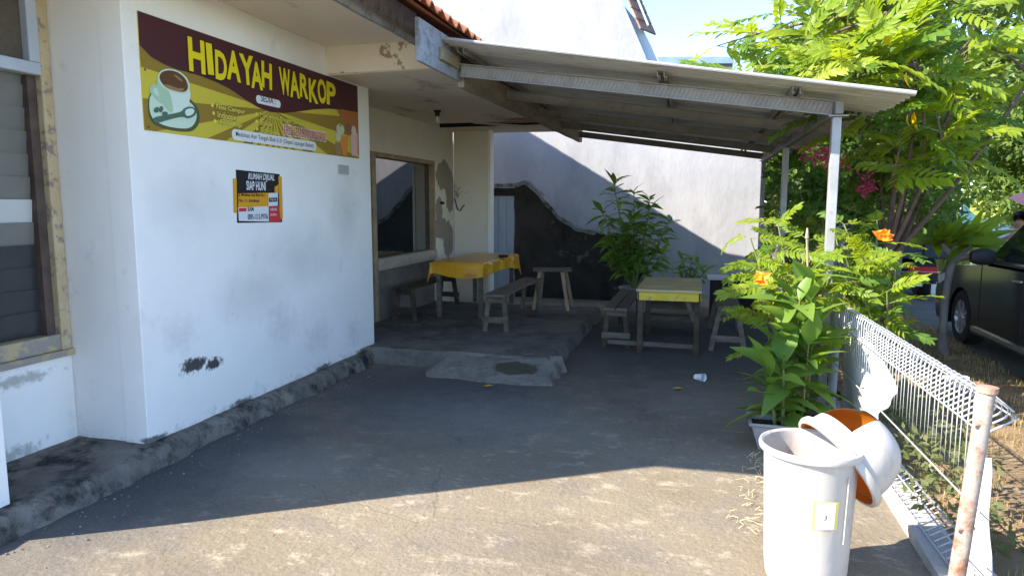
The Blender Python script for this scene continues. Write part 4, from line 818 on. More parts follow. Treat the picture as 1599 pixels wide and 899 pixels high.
def frond_mesh(name, L_, pairs, ll, lw, droop, mats, seed, terminal=True):
    r_ = random.Random(seed); m = MB(); pts_ = []
    for i in range(9):
        t = i / 8; pts_.append(Vector((L_ * t * (1 - .12 * t * t), 0, -droop * L_ * t * t)))
    m.tube(pts_, [.006 * (1 - .75 * i / 8) for i in range(9)], 4, mi=1)
    for k_ in range(pairs):
        t = .16 + .84 * k_ / (pairs - 1); f = t * 8; i = min(int(f), 7); p = pts_[i].lerp(pts_[i + 1], f - i); tg = (pts_[i + 1] - pts_[i]).normalized()
        sz = (.62 + .38 * math.sin(math.pi * min(1, .2 + t * .72)))
        for s_ in (-1, 1):
            a_ = math.radians(62 - 28 * t + r_.uniform(-6, 6)); d = tg * math.cos(a_) + Vector((0, s_, 0)) * math.sin(a_) + Vector((0, 0, r_.uniform(-.12, .22)))
            up_ = Vector((0, 0, 1)) + Vector((r_.uniform(-.3, .3), -s_ * r_.uniform(-.1, .35), 0))
            leaf_surface(m, p, d, up_, ll * sz * r_.uniform(.88, 1.1), lw * sz * r_.uniform(.9, 1.1), .2, r_.uniform(.05, .3), 3)
    return m.mesh(name, mats)
SENNA = [frond_mesh('leaf', L__, n_p, ll_, lw_, d_, [L_senna, M_stem], 10 + i) for i, (L__, n_p, ll_, lw_, d_) in enumerate(((.8, 11, .175, .074, .10), (.9, 14, .15, .06, .24), (.62, 8, .19, .085, .34), (.75, 10, .165, .07, .16), (.5, 7, .15, .07, .45), (.85, 12, .17, .068, .5)))]
SENNAD = [frond_mesh('leaf', L__, n_p, ll_, lw_, d_, [L_senna_d, M_stem], 20 + i) for i, (L__, n_p, ll_, lw_, d_) in enumerate(((.8, 11, .175, .074, .12), (.65, 9, .17, .078, .3), (.9, 14, .14, .058, .45), (.5, 7, .16, .075, .25)))]
def orient(d, roll=0., up=(0, 0, 1)):
    d = Vector(d).normalized(); s_ = Vector(up).cross(d); s_ = s_.normalized() if s_.length > 1e-3 else Vector((0, 1, 0)); n_ = d.cross(s_)
    R = Matrix((d, s_, n_)).transposed().to_4x4(); return R @ Matrix.Rotation(roll, 4, 'X')
def put(name, me, parent, loc, d, scale=1., roll=0.):
    o = link(name, me, parent); o.matrix_local = Matrix.Translation(loc) @ orient(d, roll) @ Matrix.Scale(scale, 4); return o
def put_world(name, me, parent, loc, d, scale=1., roll=0., up=(0, 0, 1)):
    o = bpy.data.objects.new(name, me); COL.objects.link(o); o.parent = parent; o.matrix_parent_inverse = Matrix.Translation(-parent.location)
    o.matrix_basis = Matrix.Translation(loc) @ orient(d, roll, up) @ Matrix.Scale(scale, 4); return o
SUNUP = (-LDIR * .8 + Vector((0, -.25, .45))).normalized()   # leaf blades turn towards the light
def bez(a, b, c, n=9): a, b, c = Vector(a), Vector(b), Vector(c); return [(a * (1 - t) ** 2 + b * 2 * t * (1 - t) + c * t * t) for t in (i / (n - 1) for i in range(n))]

def leafcloud(name, parent, clumps, n, size, mat_, wob=1.):
    """many small folded leaves (2 faces each) spread through clumps: list of (centre, radius)"""
    C_ = np.array([c for c, r in clumps]); R_ = np.array([r for c, r in clumps]); pr = R_ ** 2; pr = pr / pr.sum()
    idx = rng.choice(len(clumps), n, p=pr); g = rng.normal(size=(n, 3)); g /= np.linalg.norm(g, axis=1)[:, None] + 1e-9
    rad = R_[idx] * rng.uniform(.25, 1., n) ** .5; P_ = C_[idx] + g * rad[:, None] * np.array([1, 1, .8])
    d = g * .55 + rng.normal(size=(n, 3)) * .6 + np.array([0, 0, -.1]); d /= np.linalg.norm(d, axis=1)[:, None]
    nr = rng.normal(size=(n, 3)) * .7 + np.array([0, 0, .9]); s_ = np.cross(d, nr); s_ /= np.linalg.norm(s_, axis=1)[:, None] + 1e-9; up_ = np.cross(s_, d)
    ln = size * rng.uniform(.6, 1.3, n)[:, None]; wd = ln * .23
    V = np.stack([P_, P_ + d * ln * .45 - s_ * wd + up_ * wd * .3, P_ + d * ln, P_ + d * ln * .45 + s_ * wd + up_ * wd * .3], 1).reshape(-1, 3)
    k = np.arange(n) * 4; Fc = np.stack([np.stack([k, k + 1, k + 2], 1), np.stack([k, k + 2, k + 3], 1)], 1).reshape(-1, 3)
    me = bpy.data.meshes.new(name); me.vertices.add(len(V)); me.vertices.foreach_set('co', V.astype(np.float32).ravel()); nf = len(Fc)
    me.loops.add(nf * 3); me.loops.foreach_set('vertex_index', Fc.astype(np.int32).ravel()); me.polygons.add(nf)
    me.polygons.foreach_set('loop_start', np.arange(0, nf * 3, 3, dtype=np.int32)); me.materials.append(mat_); me.update(calc_edges=True); me.validate()
    o = link(name, me, parent); o['kind'] = 'stuff'; return o
def tree(name, label, base, trunk_h, centre, radii, nclump, clump_r, nleaf, lsize, lm, group=None, trunk_r=.12, gap=.75, bark=None, lower=-.5, limbs=14):
    t_ = thing(name, label, 'tree' if 'tree' in name else 'shrub', base, group); bx_, by_, bz_ = base; c = Vector(centre); clumps = []
    for i in range(nclump):
        v = Vector((random.gauss(0, 1), random.gauss(0, 1), random.gauss(0, 1))).normalized()
        if v.z < lower: v.z = -v.z
        s_ = random.uniform(gap * .6, 1.05); clumps.append((tuple(c + Vector((v.x * radii[0], v.y * radii[1], v.z * radii[2])) * s_), clump_r * random.uniform(.6, 1.3)))
    tp = Vector((bx_ + (c.x - bx_) * .3, by_ + (c.y - by_) * .3, bz_ + trunk_h)); m = MB()
    m.tube(bez((bx_, by_, bz_ - .1), (bx_ + .1 * trunk_r * 8, by_, bz_ + trunk_h * .5), tp), [trunk_r * (1.15 - .5 * i / 8) for i in range(9)], 9)
    for i in random.sample(range(nclump), min(limbs, nclump)):
        cc = Vector(clumps[i][0]); m.tube(bez(tp - Vector((0, 0, trunk_h * random.uniform(0, .25))), tp.lerp(cc, .45) + Vector((0, 0, -.1)), cc, 6), [trunk_r * .45 * (1 - .8 * k_ / 5) for k_ in range(6)], 6)
    m.build('trunk', bark or M_bark, t_, smooth=True); leafcloud('crown', t_, clumps, nleaf, lsize, lm); return t_

# --- large senna tree leaning over the carport's outer edge
def senna_tree():
    t_ = thing('senna_tree', 'tall yellow-green senna tree with feathery leaves leaning over the carport corner', 'tree', (1.75, 7.35, 0))
    root = Vector((1.75, 7.35, -.05)); fork = Vector((1.72, 7.3, 1.25)); m = MB()
    m.tube(bez(root, (1.85, 7.35, .6), fork), [.055 * (1.1 - .3 * i / 8) for i in range(9)], 9)
    hubs = [Vector(h_) for h_ in ((1.72, 6.7, 2.75), (2.2, 7.0, 3.0), (2.75, 7.2, 2.7), (2.3, 7.8, 2.3), (1.75, 7.7, 3.1), (1.62, 7.1, 3.3))]
    for h_ in hubs: m.tube(bez(fork - Vector((0, 0, random.uniform(0, .4))), fork.lerp(h_, .5) + Vector((.12, 0, -.1)), h_, 9), [.024 * (1 - .45 * k_ / 8) for k_ in range(9)], 8)
    tips = [ony(x, y + 22, Y) for (x, y, Y) in ((1120, 50, 7.4), (1160, 100, 7.0), (1180, 45, 7.9), (1225, 115, 6.4), (1245, 65, 7.2), (1290, 15, 7.8), (1300, 125, 6.5), (1350, 90, 6.6), (1330, -30, 7.5), (1395, 40, 6.8), (1420, 120, 6.6), (1460, 10, 7.4), (1480, 90, 7.0), (1450, 180, 7.2), (1520, 50, 7.6), (1400, 215, 7.2), (1240, 0, 8.2), (1380, -60, 7.2), (1510, 160, 7.4), (1340, 50, 7.0), (1270, 90, 6.2), (1190, 130, 6.7), (1440, 250, 6.9), (1340, 190, 6.6), (1390, 265, 6.7), (1475, 230, 6.6))]
    for i, tp in enumerate(tips):
        hub = min(hubs, key=lambda h_: (h_ - tp).length); mid = hub.lerp(tp, .5) + Vector((.05, 0, .12)); br = bez(hub, mid, tp, 9); m.tube(br, [.018 * (1 - .7 * k_ / 8) for k_ in range(9)], 6)
        for j in range(10):
            a_ = j * 2.4 + i; e_ = random.uniform(-.3, .7) if j < 7 else random.uniform(.4, 1.1)
            d = Vector((math.cos(a_) * math.cos(e_), math.sin(a_) * math.cos(e_), math.sin(e_)))
            if tp.z < 3. and tp.x < 1.6 and d.z < .1: d.z = .25
            pos_ = br[8 - min(j // 2, 5)]
            put_world('leaf', random.choice(SENNA if random.random() < .72 else SENNAD), t_, pos_, d, random.uniform(.62, .98), random.uniform(-.5, .5), up=SUNUP)
    m.build('trunk', mat('senna_bark', (.11, .065, .045), (.17, .11, .08), 8., .85, .4, 25.), t_, smooth=True)
    ym = MB(); leaf_surface(ym, (0, 0, 0), (1, 0, 0), (0, 0, 1), .15, .065, .3, .4, 4); yme = ym.mesh('yellow_leaf', L_yel)
    for (x, y, Y) in ((1416, 125, 6.2), (1418, 190, 6.5), (1428, 186, 6.5), (1385, 55, 6.3)):
        put_world('yellow_leaf', yme, t_, ony(x, y - 12, Y), (-.15, -.2, -1), 1., random.uniform(0, 3))
    return t_
senna_tree()

def senna_shrub(label, base, tips, per, sc, bright=.7, flowers=(), avoid=None):
    t_ = thing('senna_shrub', label, 'shrub', base, None); m = MB(); b0 = Vector(base)
    for i, tp in enumerate(tips):
        tp = Vector(tp); mid = b0.lerp(tp, .5) + Vector((random.uniform(-.08, .08), random.uniform(-.08, .08), .15)); br = bez(b0 + Vector((random.uniform(-.05, .05), random.uniform(-.05, .05), -.04)), mid, tp, 9)
        m.tube(br, [.014 * (1 - .6 * k_ / 8) for k_ in range(9)], 6)
        for j in range(per):
            a_ = j * 2.4 + i * 1.3; e_ = random.uniform(-.1, .7)
            d = Vector((math.cos(a_) * math.cos(e_), math.sin(a_) * math.cos(e_), math.sin(e_))); pos_ = br[8 - min(j // 2, 5)]
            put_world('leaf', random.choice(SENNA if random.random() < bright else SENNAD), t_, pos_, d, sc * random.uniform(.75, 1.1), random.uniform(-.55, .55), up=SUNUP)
    m.build('stem', M_stem, t_, smooth=True)
    for (x, y, Y) in flowers:
        c = ony(x, y, Y); fm = MB()
        for k_ in range(14):
            a_ = k_ * 2.4; e_ = random.uniform(-.2, .9); leaf_surface(fm, c + Vector((random.uniform(-.02, .02), random.uniform(-.02, .02), random.uniform(-.02, .02))), (math.cos(a_) * math.cos(e_), math.sin(a_) * math.cos(e_) - .3, math.sin(e_) + .2), (0, -1, .4), random.uniform(.04, .075), .05, .5, .5, 3)
        fm.build('flower', L_orange, t_)
    return t_
O = ony
senna_shrub('bright senna shrub with an orange flower growing beside the front carport post', (.72, 5.62, 0), [O(1172, 372, 5.5), O(1195, 445, 5.3), O(1210, 395, 5.6), O(1245, 430, 5.35), O(1235, 490, 5.2), O(1262, 375, 5.8), O(1195, 500, 5.4), O(1215, 350, 5.9), O(1175, 410, 5.7), O(1255, 520, 5.15), O(1220, 450, 5.2)], 8, .47, .85, [(1185, 437, 5.05)])
senna_shrub('senna shrub spreading behind the wire fence with an orange bloom', (1.42, 5.75, 0), [O(1320, 400, 5.6), O(1350, 380, 5.75), O(1400, 400, 5.7), O(1335, 440, 5.4), O(1385, 455, 5.35), O(1318, 350, 5.9), O(1370, 350, 6.0), O(1305, 450, 5.5), O(1350, 410, 5.5), O(1305, 370, 6.0)], 8, .48, .75, [(1380, 370, 5.4)])
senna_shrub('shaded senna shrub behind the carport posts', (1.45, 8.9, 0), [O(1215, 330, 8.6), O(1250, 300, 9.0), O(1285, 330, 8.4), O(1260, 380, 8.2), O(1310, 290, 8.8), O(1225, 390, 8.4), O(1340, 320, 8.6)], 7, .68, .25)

# --- canna with big leaves in a square pot
pot = thing('plant_pot', 'square grey plastic pot at the foot of the canna clump', 'pot', (.52, 4.72, 0))
m = MB(); sq = lambda r, z, cx=.52, cy=4.74: [(cx + r * a * 1.25, cy + r * b, z) for a, b in ((-1, -1), (1, -1), (1, 1), (-1, 1))]
rings = [sq(.085, .0), sq(.125, .17), sq(.14, .172), sq(.14, .192), sq(.122, .192), (sq(.118, .15))]
vs = [p for r_ in rings for p in r_]; m.add(vs, [(i * 4 + j, i * 4 + (j + 1) % 4, (i + 1) * 4 + (j + 1) % 4, (i + 1) * 4 + j) for i in range(5) for j in range(4)] + [(3, 2, 1, 0)])
m.build('pot_body', mat('pot_grey', (.24, .235, .23), (.32, .31, .30), 5., .7, .2), pot, bevel=.006)
MB().box(.52 - .14, .52 + .14, 4.74 - .11, 4.74 + .11, .13, .152).build('potting_soil', mat('dark_potting_soil', (.05, .035, .025), (.08, .06, .04), 20., .95, .8), pot)
can = thing('canna_plant', 'leafy canna clump with broad green leaves against the carport post', 'plant', (.72, 5.02, 0))
bigm = []
for i, dr in enumerate((.25, .55, .9, .1)):
    m = MB(); leaf_surface(m, (0, 0, 0), (1, 0, 0), (0, 0, 1),   .36, .165, .3, dr, 6); bigm.append(m.mesh('leaf', L_canna, smooth=True))
sm = MB(); stems = [((.60, 4.9), (.54, 4.85), .85), ((.66, 4.98), (.66, 4.95), .98), ((.72, 5.08), (.72, 5.05), 1.15), ((.74, 5.0), (.76, 4.98), .9), ((.68, 5.15), (.62, 5.12), 1.05), ((.57, 4.76), (.55, 4.72), .62), ((.70, 4.92), (.72, 4.86), .75), ((.52, 4.74), (.47, 4.7), .5)]
for i, (b0, b1, h_) in enumerate(stems):
    z0_ = .14 if b0[1] < 4.8 else -.03
    p_ = [Vector((b0[0] + (b1[0] - b0[0]) * t, b0[1] + (b1[1] - b0[1]) * t, z0_ + (h_ - z0_) * t)) for t in (0, .25, .5, .75, 1)]; sm.tube(p_, [.012, .011, .009, .007, .004], 6)
    nl = int(6 + h_ * 9)
    for k_ in range(nl):
        t = .12 + .86 * k_ / (nl - 1); a_ = k_ * 2.4 + i; f = t * 4; j = min(int(f), 3); pos_ = p_[j].lerp(p_[j + 1], f - j); e_ = .2 + .9 * t + random.uniform(-.25, .2)
        put_world('leaf', random.choice(bigm[:3] if t < .7 else bigm), can, pos_, (math.cos(a_) * math.cos(e_), math.sin(a_) * math.cos(e_) - .15, math.sin(e_)), random.uniform(.55, 1.05), random.uniform(-.4, .4))
sm.build('stem', M_stem, can, smooth=True)
m = MB(); q = O(1260, 372, 5.05); m.tube([Vector((.72, 5.05, 1.1)), Vector((q.x, 5.05, q.z))], .008, 6); m.tube([Vector((q.x, 5.05, q.z)), Vector((q.x, 5.05, q.z + .07))], [.014, .006], 6); m.build('seed_spike', mat('seed_spike_brown', (.3, .2, .12), (.4, .3, .2), 20.), can)

# --- potted tree by the boundary wall, small pot plant
def lance_plant(name, label, base, stemtips, nper, lsize, lm, potargs=None, cat='plant'):
    t_ = thing(name, label, cat, base); m = MB(); b0 = Vector(base); lms = []
    for i, dr in enumerate((.1, .3, .5)):
        q_ = MB(); leaf_surface(q_, (0, 0, 0), (1, 0, 0), (0, 0, 1), lsize, lsize * .32, .25, dr, 4); lms.append(q_.mesh('leaf', lm))
    z0_ = potargs[2] if potargs else 0
    for i, tp in enumerate(stemtips):
        tp = Vector(tp); br = bez(b0 + Vector((0, 0, z0_ - .05)), b0.lerp(tp, .5) + Vector((0, 0, .12)), tp, 9); m.tube(br, [.018 * (1 - .7 * k_ / 8) for k_ in range(9)], 6)
        for j in range(nper):
            t = 1 - .55 * (j / nper) ** 1.3; f = t * 8; k_ = min(int(f), 7); pos_ = br[k_].lerp(br[k_ + 1], f - k_); a_ = j * 2.4 + i; e_ = random.uniform(-.35, .55) + (.5 if j < 4 else 0)
            put_world('leaf', random.choice(lms), t_, pos_, (math.cos(a_) * math.cos(e_), math.sin(a_) * math.cos(e_), math.sin(e_)), random.uniform(.7, 1.2), random.uniform(-.6, .6))
    m.build('stem', M_stem, t_, smooth=True)
    if potargs:
        r0, r1, h_ = potargs; MB().lathe([(0, .0), (r0, .0), (r1, h_), (r1 + .02, h_), (r1 + .02, h_ + .03), (r1 - .005, h_ + .03), (r1 - .02, h_ - .04), (0, h_ - .04)], base, 24).build('pot', mat('cement_pot', (.22, .21, .2), (.3, .29, .27), 5., .9, .4), t_, smooth=True)
    return t_
lance_plant('potted_tree', 'bushy potted tree with glossy leaves before the blackened boundary wall', (-.93, 10.5, 0), [O(*p_) for p_ in ((958, 285, 10.4), (990, 300, 10.3), (1015, 325, 10.2), (1045, 345, 10.3), (940, 330, 10.3), (975, 360, 10.2), (1000, 390, 10.2), (1035, 395, 10.4), (960, 395, 10.3), (1015, 310, 10.6), (950, 370, 10.5), (985, 345, 10.0))], 30, .27, L_pot, (.16, .22, .34), 'tree')
lance_plant('potted_plant', 'low fern-like pot plant beyond the yellow edged table', (-.15, 11.1, 0), [O(*p_) for p_ in ((1066, 405, 11.0), (1080, 402, 11.0), (1090, 412, 11.1), (1060, 418, 11.0), (1100, 425, 10.9))], 14, .2, L_pot, (.12, .17, .42))

# --- bougainvillea
bo = tree('bougainvillea_shrub', 'bougainvillea with pink bracts beyond the carport posts', (1.9, 8.0, 0), 1.1, (1.95, 7.9, 1.75), (.6, .6, .6), 30, .2, 3800, .085, L_mid, trunk_r=.05, bark=M_redstem)
for (x, y, Y, r_) in ((1276, 247, 7.7, .16), (1306, 250, 7.6, .12), (1360, 288, 7.4, .13), (1268, 238, 7.8, .10)):
    leafcloud('bract_cluster', bo, [(tuple(O(x + random.uniform(-18, 18), y + random.uniform(-12, 12), Y)), r_ * .45) for _ in range(5)], 75, .055, L_pink)

# --- frangipani at the kerb
fr = thing('frangipani_tree', 'small grey-stemmed frangipani by the parked black car', 'tree', (2.62, 8.3, 0))
q0 = onz(1473, 552, 0); tpf = O(1488, 402, q0.y + .05)
m = MB(); m.tube(bez(q0 + Vector((0, 0, -.06)), q0.lerp(tpf, .5) + Vector((-.07, 0, 0)), tpf, 9), [.06, .048, .043, .041, .04, .038, .037, .038, .042], 10)
knots = [tpf + Vector(d) for d in ((.02, 0, .16), (.16, 0, .12), (-.1, .05, .14), (.22, -.05, .02))]
for k_ in knots: m.tube([tpf - Vector((0, 0, .02)), tpf.lerp(k_, .5), k_], [.045, .035, .03], 8)
m.build('trunk', mat('frangipani_bark', (.17, .145, .125), (.25, .22, .19), 8., .9, .5), fr, smooth=True)
fl = []
for dr in (.15, .35, .6):
    q_ = MB(); leaf_surface(q_, (0, 0, 0), (1, 0, 0), (0, 0, 1), .5, .15, .2, dr, 6); fl.append(q_.mesh('leaf', L_senna, smooth=True))
for i, kn in enumerate(knots[:3]):
    for j in range(17):
        a_ = j * 2.4 + i; e_ = random.uniform(.05, 1.15); put_world('leaf', random.choice(fl), fr, kn, (math.cos(a_) * math.cos(e_), math.sin(a_) * math.cos(e_), math.sin(e_)), random.uniform(.6, 1.), random.uniform(-.4, .4), up=SUNUP)

# --- background trees
tree('broadleaf_tree', 'dense dark green tree filling the gap behind the carport posts', (2.3, 11.0, 0), 1.6, (2.3, 11.2, 2.5), (1.1, 1.2, 1.5), 60, .42, 15000, .15, L_mid, 'trees behind the yard', .1, lower=-.95)
tree('broadleaf_tree', 'deep green tree rising behind the feathery senna tree', (2.5, 10.5, 0), 2.4, (3.1, 11.0, 4.2), (1.5, 1.4, 1.7), 52, .46, 13000, .15, L_pale, 'trees behind the yard', .12, lower=-.9)
tree('broadleaf_tree', 'leafy tree reaching out over the parked truck', (1.9, 17.6, 0), 2.6, (3.2, 17.8, 3.8), (2.2, 1.6, 2.0), 70, .55, 15000, .18, L_senna_d, 'trees behind the yard', .14, lower=-.9)
tree('tall_tree', 'tall thin-crowned olive tree with sky showing through its branches', (10.6, 16.5, 0), 4.6, (9.4, 16.2, 6.2), (2.8, 2.0, 2.4), 70, .6, 16000, .14, L_olive, 'trees across the road', .11, gap=1.0, limbs=40)
tree('roadside_tree', 'pale green roadside tree above the blue painted wall', (10.5, 24, 0), 2.2, (10.4, 24, 3.6), (3.6, 2.4, 2.6), 110, .75, 26000, .22, L_pale, 'trees across the road', .2, lower=-.9)
tree('roadside_tree', 'pale leafy tree at the far end of the field road', (6.0, 31, 0), 2.5, (6.3, 31, 3.6), (3.4, 2.4, 3.3), 90, .8, 20000, .25, L_pale, 'trees across the road', .2, lower=-.9)
tree('roadside_tree', 'light green tree right behind the person and pink umbrella', (14.5, 22, 0), 2.5, (14., 22, 4.0), (3.4, 2.4, 3.4), 90, .8, 20000, .25, L_pale, 'trees across the road', .2, lower=-.9)
tree('roadside_tree', 'dark tree past the end of the grey neighbouring wall', (1.9, 19, 0), 2., (1.8, 19, 2.6), (2.4, 1.8, 2.3), 70, .6, 15000, .2, L_mid, 'trees across the road', .15, lower=-.95)
# far woodland belt
cl = []
for i in range(150): x = random.uniform(-10, 60); cl.append(((x, 48 + random.uniform(-4, 6) - .25 * x, random.uniform(.5, 5.5) + 1.2 * nz(x, 0, 0, .1)), random.uniform(1.2, 2.2)))
tw = leafcloud('far_woodland', None, cl, 42000, .5, L_mid); tag(tw, 'far belt of green trees along the horizon', 'woodland')
# grasses
def grass(name, label, n, fx, h_, mat_, w_=.006):
    V = []; Fc = []
    for i in range(n):
        x, y, z = fx(); a_ = random.uniform(0, 6.28); l_ = h_ * random.uniform(.4, 1.2); ld = random.uniform(.1, .8) * l_; dx, dy = math.cos(a_), math.sin(a_); k_ = len(V)
        V += [(x - dy * w_, y + dx * w_, z - .01), (x + dy * w_, y - dx * w_, z - .01), (x + dx * ld * .4 + dy * w_ * .7, y + dy * ld * .4 - dx * w_ * .7, z + l_ * .6), (x + dx * ld * .4 - dy * w_ * .7, y + dy * ld * .4 + dx * w_ * .7, z + l_ * .6), (x + dx * ld, y + dy * ld, z + l_ * .9)]
        Fc += [(k_, k_ + 1, k_ + 2, k_ + 3), (k_ + 3, k_ + 2, k_ + 4)]
    m = MB(); m.v = V; m.f = Fc; m.mi = [0] * len(Fc); o = m.build(name, mat_); stuff(o); return tag(o, label, 'grass')
def verge():
    while 1:
        x = random.uniform(1.25, 2.95); y = random.uniform(2., 11)
        if nz(x, y, 0, 2.) > -.12 and random.random() < .4 + x * .2: return x, y, soil_z(x, y)
grass('dry_grass', 'dry brown grass and weeds on the soil verge by the fence', 9000, verge, .07, L_dry, .003)
grass('field_grass', 'tall sunlit yellow-green grass in the field past the truck', 16000, lambda: (random.uniform(4.2, 16), random.uniform(17.5, 26), -.09), .75, L_grass, .02)
def weeds_at():
    c = random.choice([(1.5, 3.25), (1.68, 3.1), (1.4, 3.6), (1.75, 3.5)]); return c[0] + random.gauss(0, .05), c[1] + random.gauss(0, .06), soil_z(*c)
cl = [((1.28 + random.gauss(0, .05), y_ + random.gauss(0, .1), .12 + random.uniform(0, .34)), .09) for y_ in np.linspace(3.3, 5.2, 40)]
wd_ = leafcloud('fence_weeds', None, cl, 800, .06, L_olive); tag(wd_, 'sparse olive weeds growing behind the wire fence', 'weeds')
gw = leafcloud('verge_weed', None, [((1.62 + random.gauss(0, .05), 3.22 + random.gauss(0, .06), .22 + random.uniform(0, .08)), .07) for _ in range(8)], 260, .08, L_canna); tag(gw, 'low green weed sprouting by the broken concrete', 'weeds')

# ============================================================ VEHICLES
M_blk = mat('black_car_paint', (.012, .012, .013), (.016, .016, .016), 2., .12, spec=.6); M_tyre = mat('tyre_rubber', (.02, .02, .02), (.03, .03, .03), 9., .85, .3); M_chrome = mat('chrome', (.6, .6, .62), rough=.2, metal=.9); M_plast = mat('black_plastic', (.022, .022, .023), (.03, .03, .03), 5., .6)
CG = bpy.data.materials.new('car_glass'); CG.use_nodes = True; g_ = CG.node_tree.nodes['Principled BSDF']; g_.inputs['Base Color'].default_value = (.02, .025, .025, 1); g_.inputs['Roughness'].default_value = .04; g_.inputs['Specular IOR Level'].default_value = .9
SX = 2.92; WD = 1.72
car = thing('parked_car', 'black people carrier parked along the verge beyond the fence', 'car', (SX + WD / 2, 7.6, 0))
def arch(cy, r, n=10): return [(cy + r * math.cos(a_), .30 + r * math.sin(a_)) for a_ in (math.pi * i / n for i in range(n + 1))]
wy = (9.0, 6.38)
lowp = [(9.86, .30), (9.90, .52), (9.84, .74), (9.62, .86), (9.0, .93), (8.42, .985), (5.35, 1.02), (5.28, .8), (5.26, .35)] 
under = [(5.34, .20)] + [(wy[1] - .37, .2)] + arch(wy[1], .37)[::-1][1:-1] + [(wy[1] + .37, .2)] + [(wy[0] - .37, .2)] + arch(wy[0], .37)[::-1][1:-1] + [(wy[0] + .37, .2), (9.80, .21)]
poly = lowp + under
def prof_prism(poly, xs_, scale_f):   # loft the side outline across the car, pinching the sides
    m = MB(); n_ = len(poly); vs = []
    for x, k_ in xs_:
        for (y, z) in poly: vs.append((x, 7.58 + (y - 7.58) * (1 - .02 * k_), z if z < .5 else .5 + (z - .5) * (1 - .05 * k_)))
    fs = [tuple(range(n_)), tuple(range((len(xs_) - 1) * n_, len(xs_) * n_))[::-1]]
    for i in range(len(xs_) - 1):
        for j in range(n_): fs.append((i * n_ + j, (i + 1) * n_ + j, (i + 1) * n_ + (j + 1) % n_, i * n_ + (j + 1) % n_))
    return m.add(vs, fs)
body = prof_prism(poly, ((SX, 1.), (SX + .05, .35), (SX + .25, -.3), (SX + WD - .25, -.3), (SX + WD - .05, .35), (SX + WD, 1.)), None).build('body', M_blk, car, smooth=True)
gp = [(8.46, .98), (7.62, 1.56), (7.2, 1.62), (5.9, 1.64), (5.45, 1.5), (5.3, 1.0)]; tp = [0, .11, .14, .14, .12, 0]
m = MB(); n_ = len(gp); m.add([(SX + .03 + t_, y, z) for (y, z), t_ in zip(gp, tp)] + [(SX + WD - .03 - t_, y, z) for (y, z), t_ in zip(gp, tp)], [tuple(range(n_)), tuple(range(n_, 2 * n_))[::-1]] + [(i, n_ + i, n_ + (i + 1) % n_, (i + 1) % n_) for i in range(n_)])
m.build('cabin', M_blk, car, bevel=.03, seg=2)
def gquad(name, q4, m_, off=.004): 
    mm = MB(); mm.add([(SX + .03 + (max(z - 1., 0) / .6) * .135 - off, y, z) for y, z in q4] , [tuple(range(len(q4)))]); return mm.build(name, m_, car)
gquad('side_window', [(8.22, 1.06), (7.72, 1.42), (7.42, 1.5), (7.42, 1.05)], CG); gquad('side_window', [(7.34, 1.05), (7.34, 1.51), (6.5, 1.54), (6.42, 1.05)], CG); gquad('rear_quarter_window', [(6.34, 1.06), (6.42, 1.54), (5.85, 1.54), (5.6, 1.1)], CG)
MB().bar((SX + .015, 8.3, 1.03), (SX + .015, 5.6, 1.035), .02, .022).build('window_trim', M_chrome, car)
MB().add([(SX + .10, 8.43, 1.01), (SX + WD - .10, 8.43, 1.01), (SX + WD - .2, 7.66, 1.545), (SX + .2, 7.66, 1.545)], [(0, 1, 2, 3)]).build('windscreen', CG, car)
MB().bar((SX - .012, 8.55, .26), (SX - .012, 6.8, .26), .03, .04).build('sill_trim', M_chrome, car)
for y in (7.38, 6.44, 8.42): MB().box(SX - .004, SX + .004, y - .004, y + .004, .34, .96).build('door_seam', M_plast, car)
for y in (7.6, 6.66): MB().bar((SX - .018, y, .88), (SX - .018, y - .2, .885), .025, .028).build('door_handle', M_chrome, car, bevel=.006)
mi_ = MB().lathe([(0, -.12), (.06, -.11), (.085, -.04), (.085, .05), (.06, .11), (0, .12)], (SX - .12, 8.08, 1.07), 14, M=Matrix(((0, 0, 1), (.7, 0, 0), (0, 1, 0)))).build('wing_mirror', M_plast, car, smooth=True)
MB().bar((SX - .03, 8.09, 1.03), (SX + .06, 8.12, 1.02), .06, .035).build('mirror_arm', M_plast, mi_)
hl = MB().add([(SX - .004, 9.78, .72), (SX - .004, 9.45, .80), (SX - .004, 9.42, .72), (SX - .004, 9.74, .62), (SX + .2, 9.86, .74), (SX + .2, 9.88, .63)], [(0, 1, 2, 3), (0, 3, 5, 4)]).build('headlight', mat('lamp_glass', (.6, .62, .64), rough=.1, spec=.8), car)
def wheel(parent, c, r=.315, w_=.2, spokes=7):
    c = Vector(c); R_ = Matrix(((0, 0, 1), (1, 0, 0), (0, 1, 0))); wh = MB().lathe([(r * .62, -w_ / 2), (r * .93, -w_ / 2), (r, -w_ / 2 + .03), (r, w_ / 2 - .03), (r * .93, w_ / 2), (r * .62, w_ / 2)], c, 36, M=R_).build('wheel', M_tyre, parent, smooth=True)
    rm = MB().lathe([(r * .64, -w_ / 2 + .005), (r * .60, -w_ / 2 + .03), (r * .58, 0.03), (0, .03)], c, 36, M=R_)
    for k_ in range(spokes):
        a_ = 2 * math.pi * k_ / spokes; rm.bar(c + Vector((-w_ / 2 + .02, 0, 0)) + Vector((0, math.cos(a_), math.sin(a_))) * .03, c + Vector((-w_ / 2 + .015, 0, 0)) + Vector((0, math.cos(a_), math.sin(a_))) * r * .61, .035, .02, upv=(1, 0, 0))
    rm.lathe([(.0, -w_ / 2), (.05, -w_ / 2 + .003), (.055, -w_ / 2 + .03)], c, 16, M=R_); rm.build('rim', mat('alloy_rim', (.45, .45, .46), (.5, .5, .51), 9., .3, metal=.7), wh, smooth=True); return wh
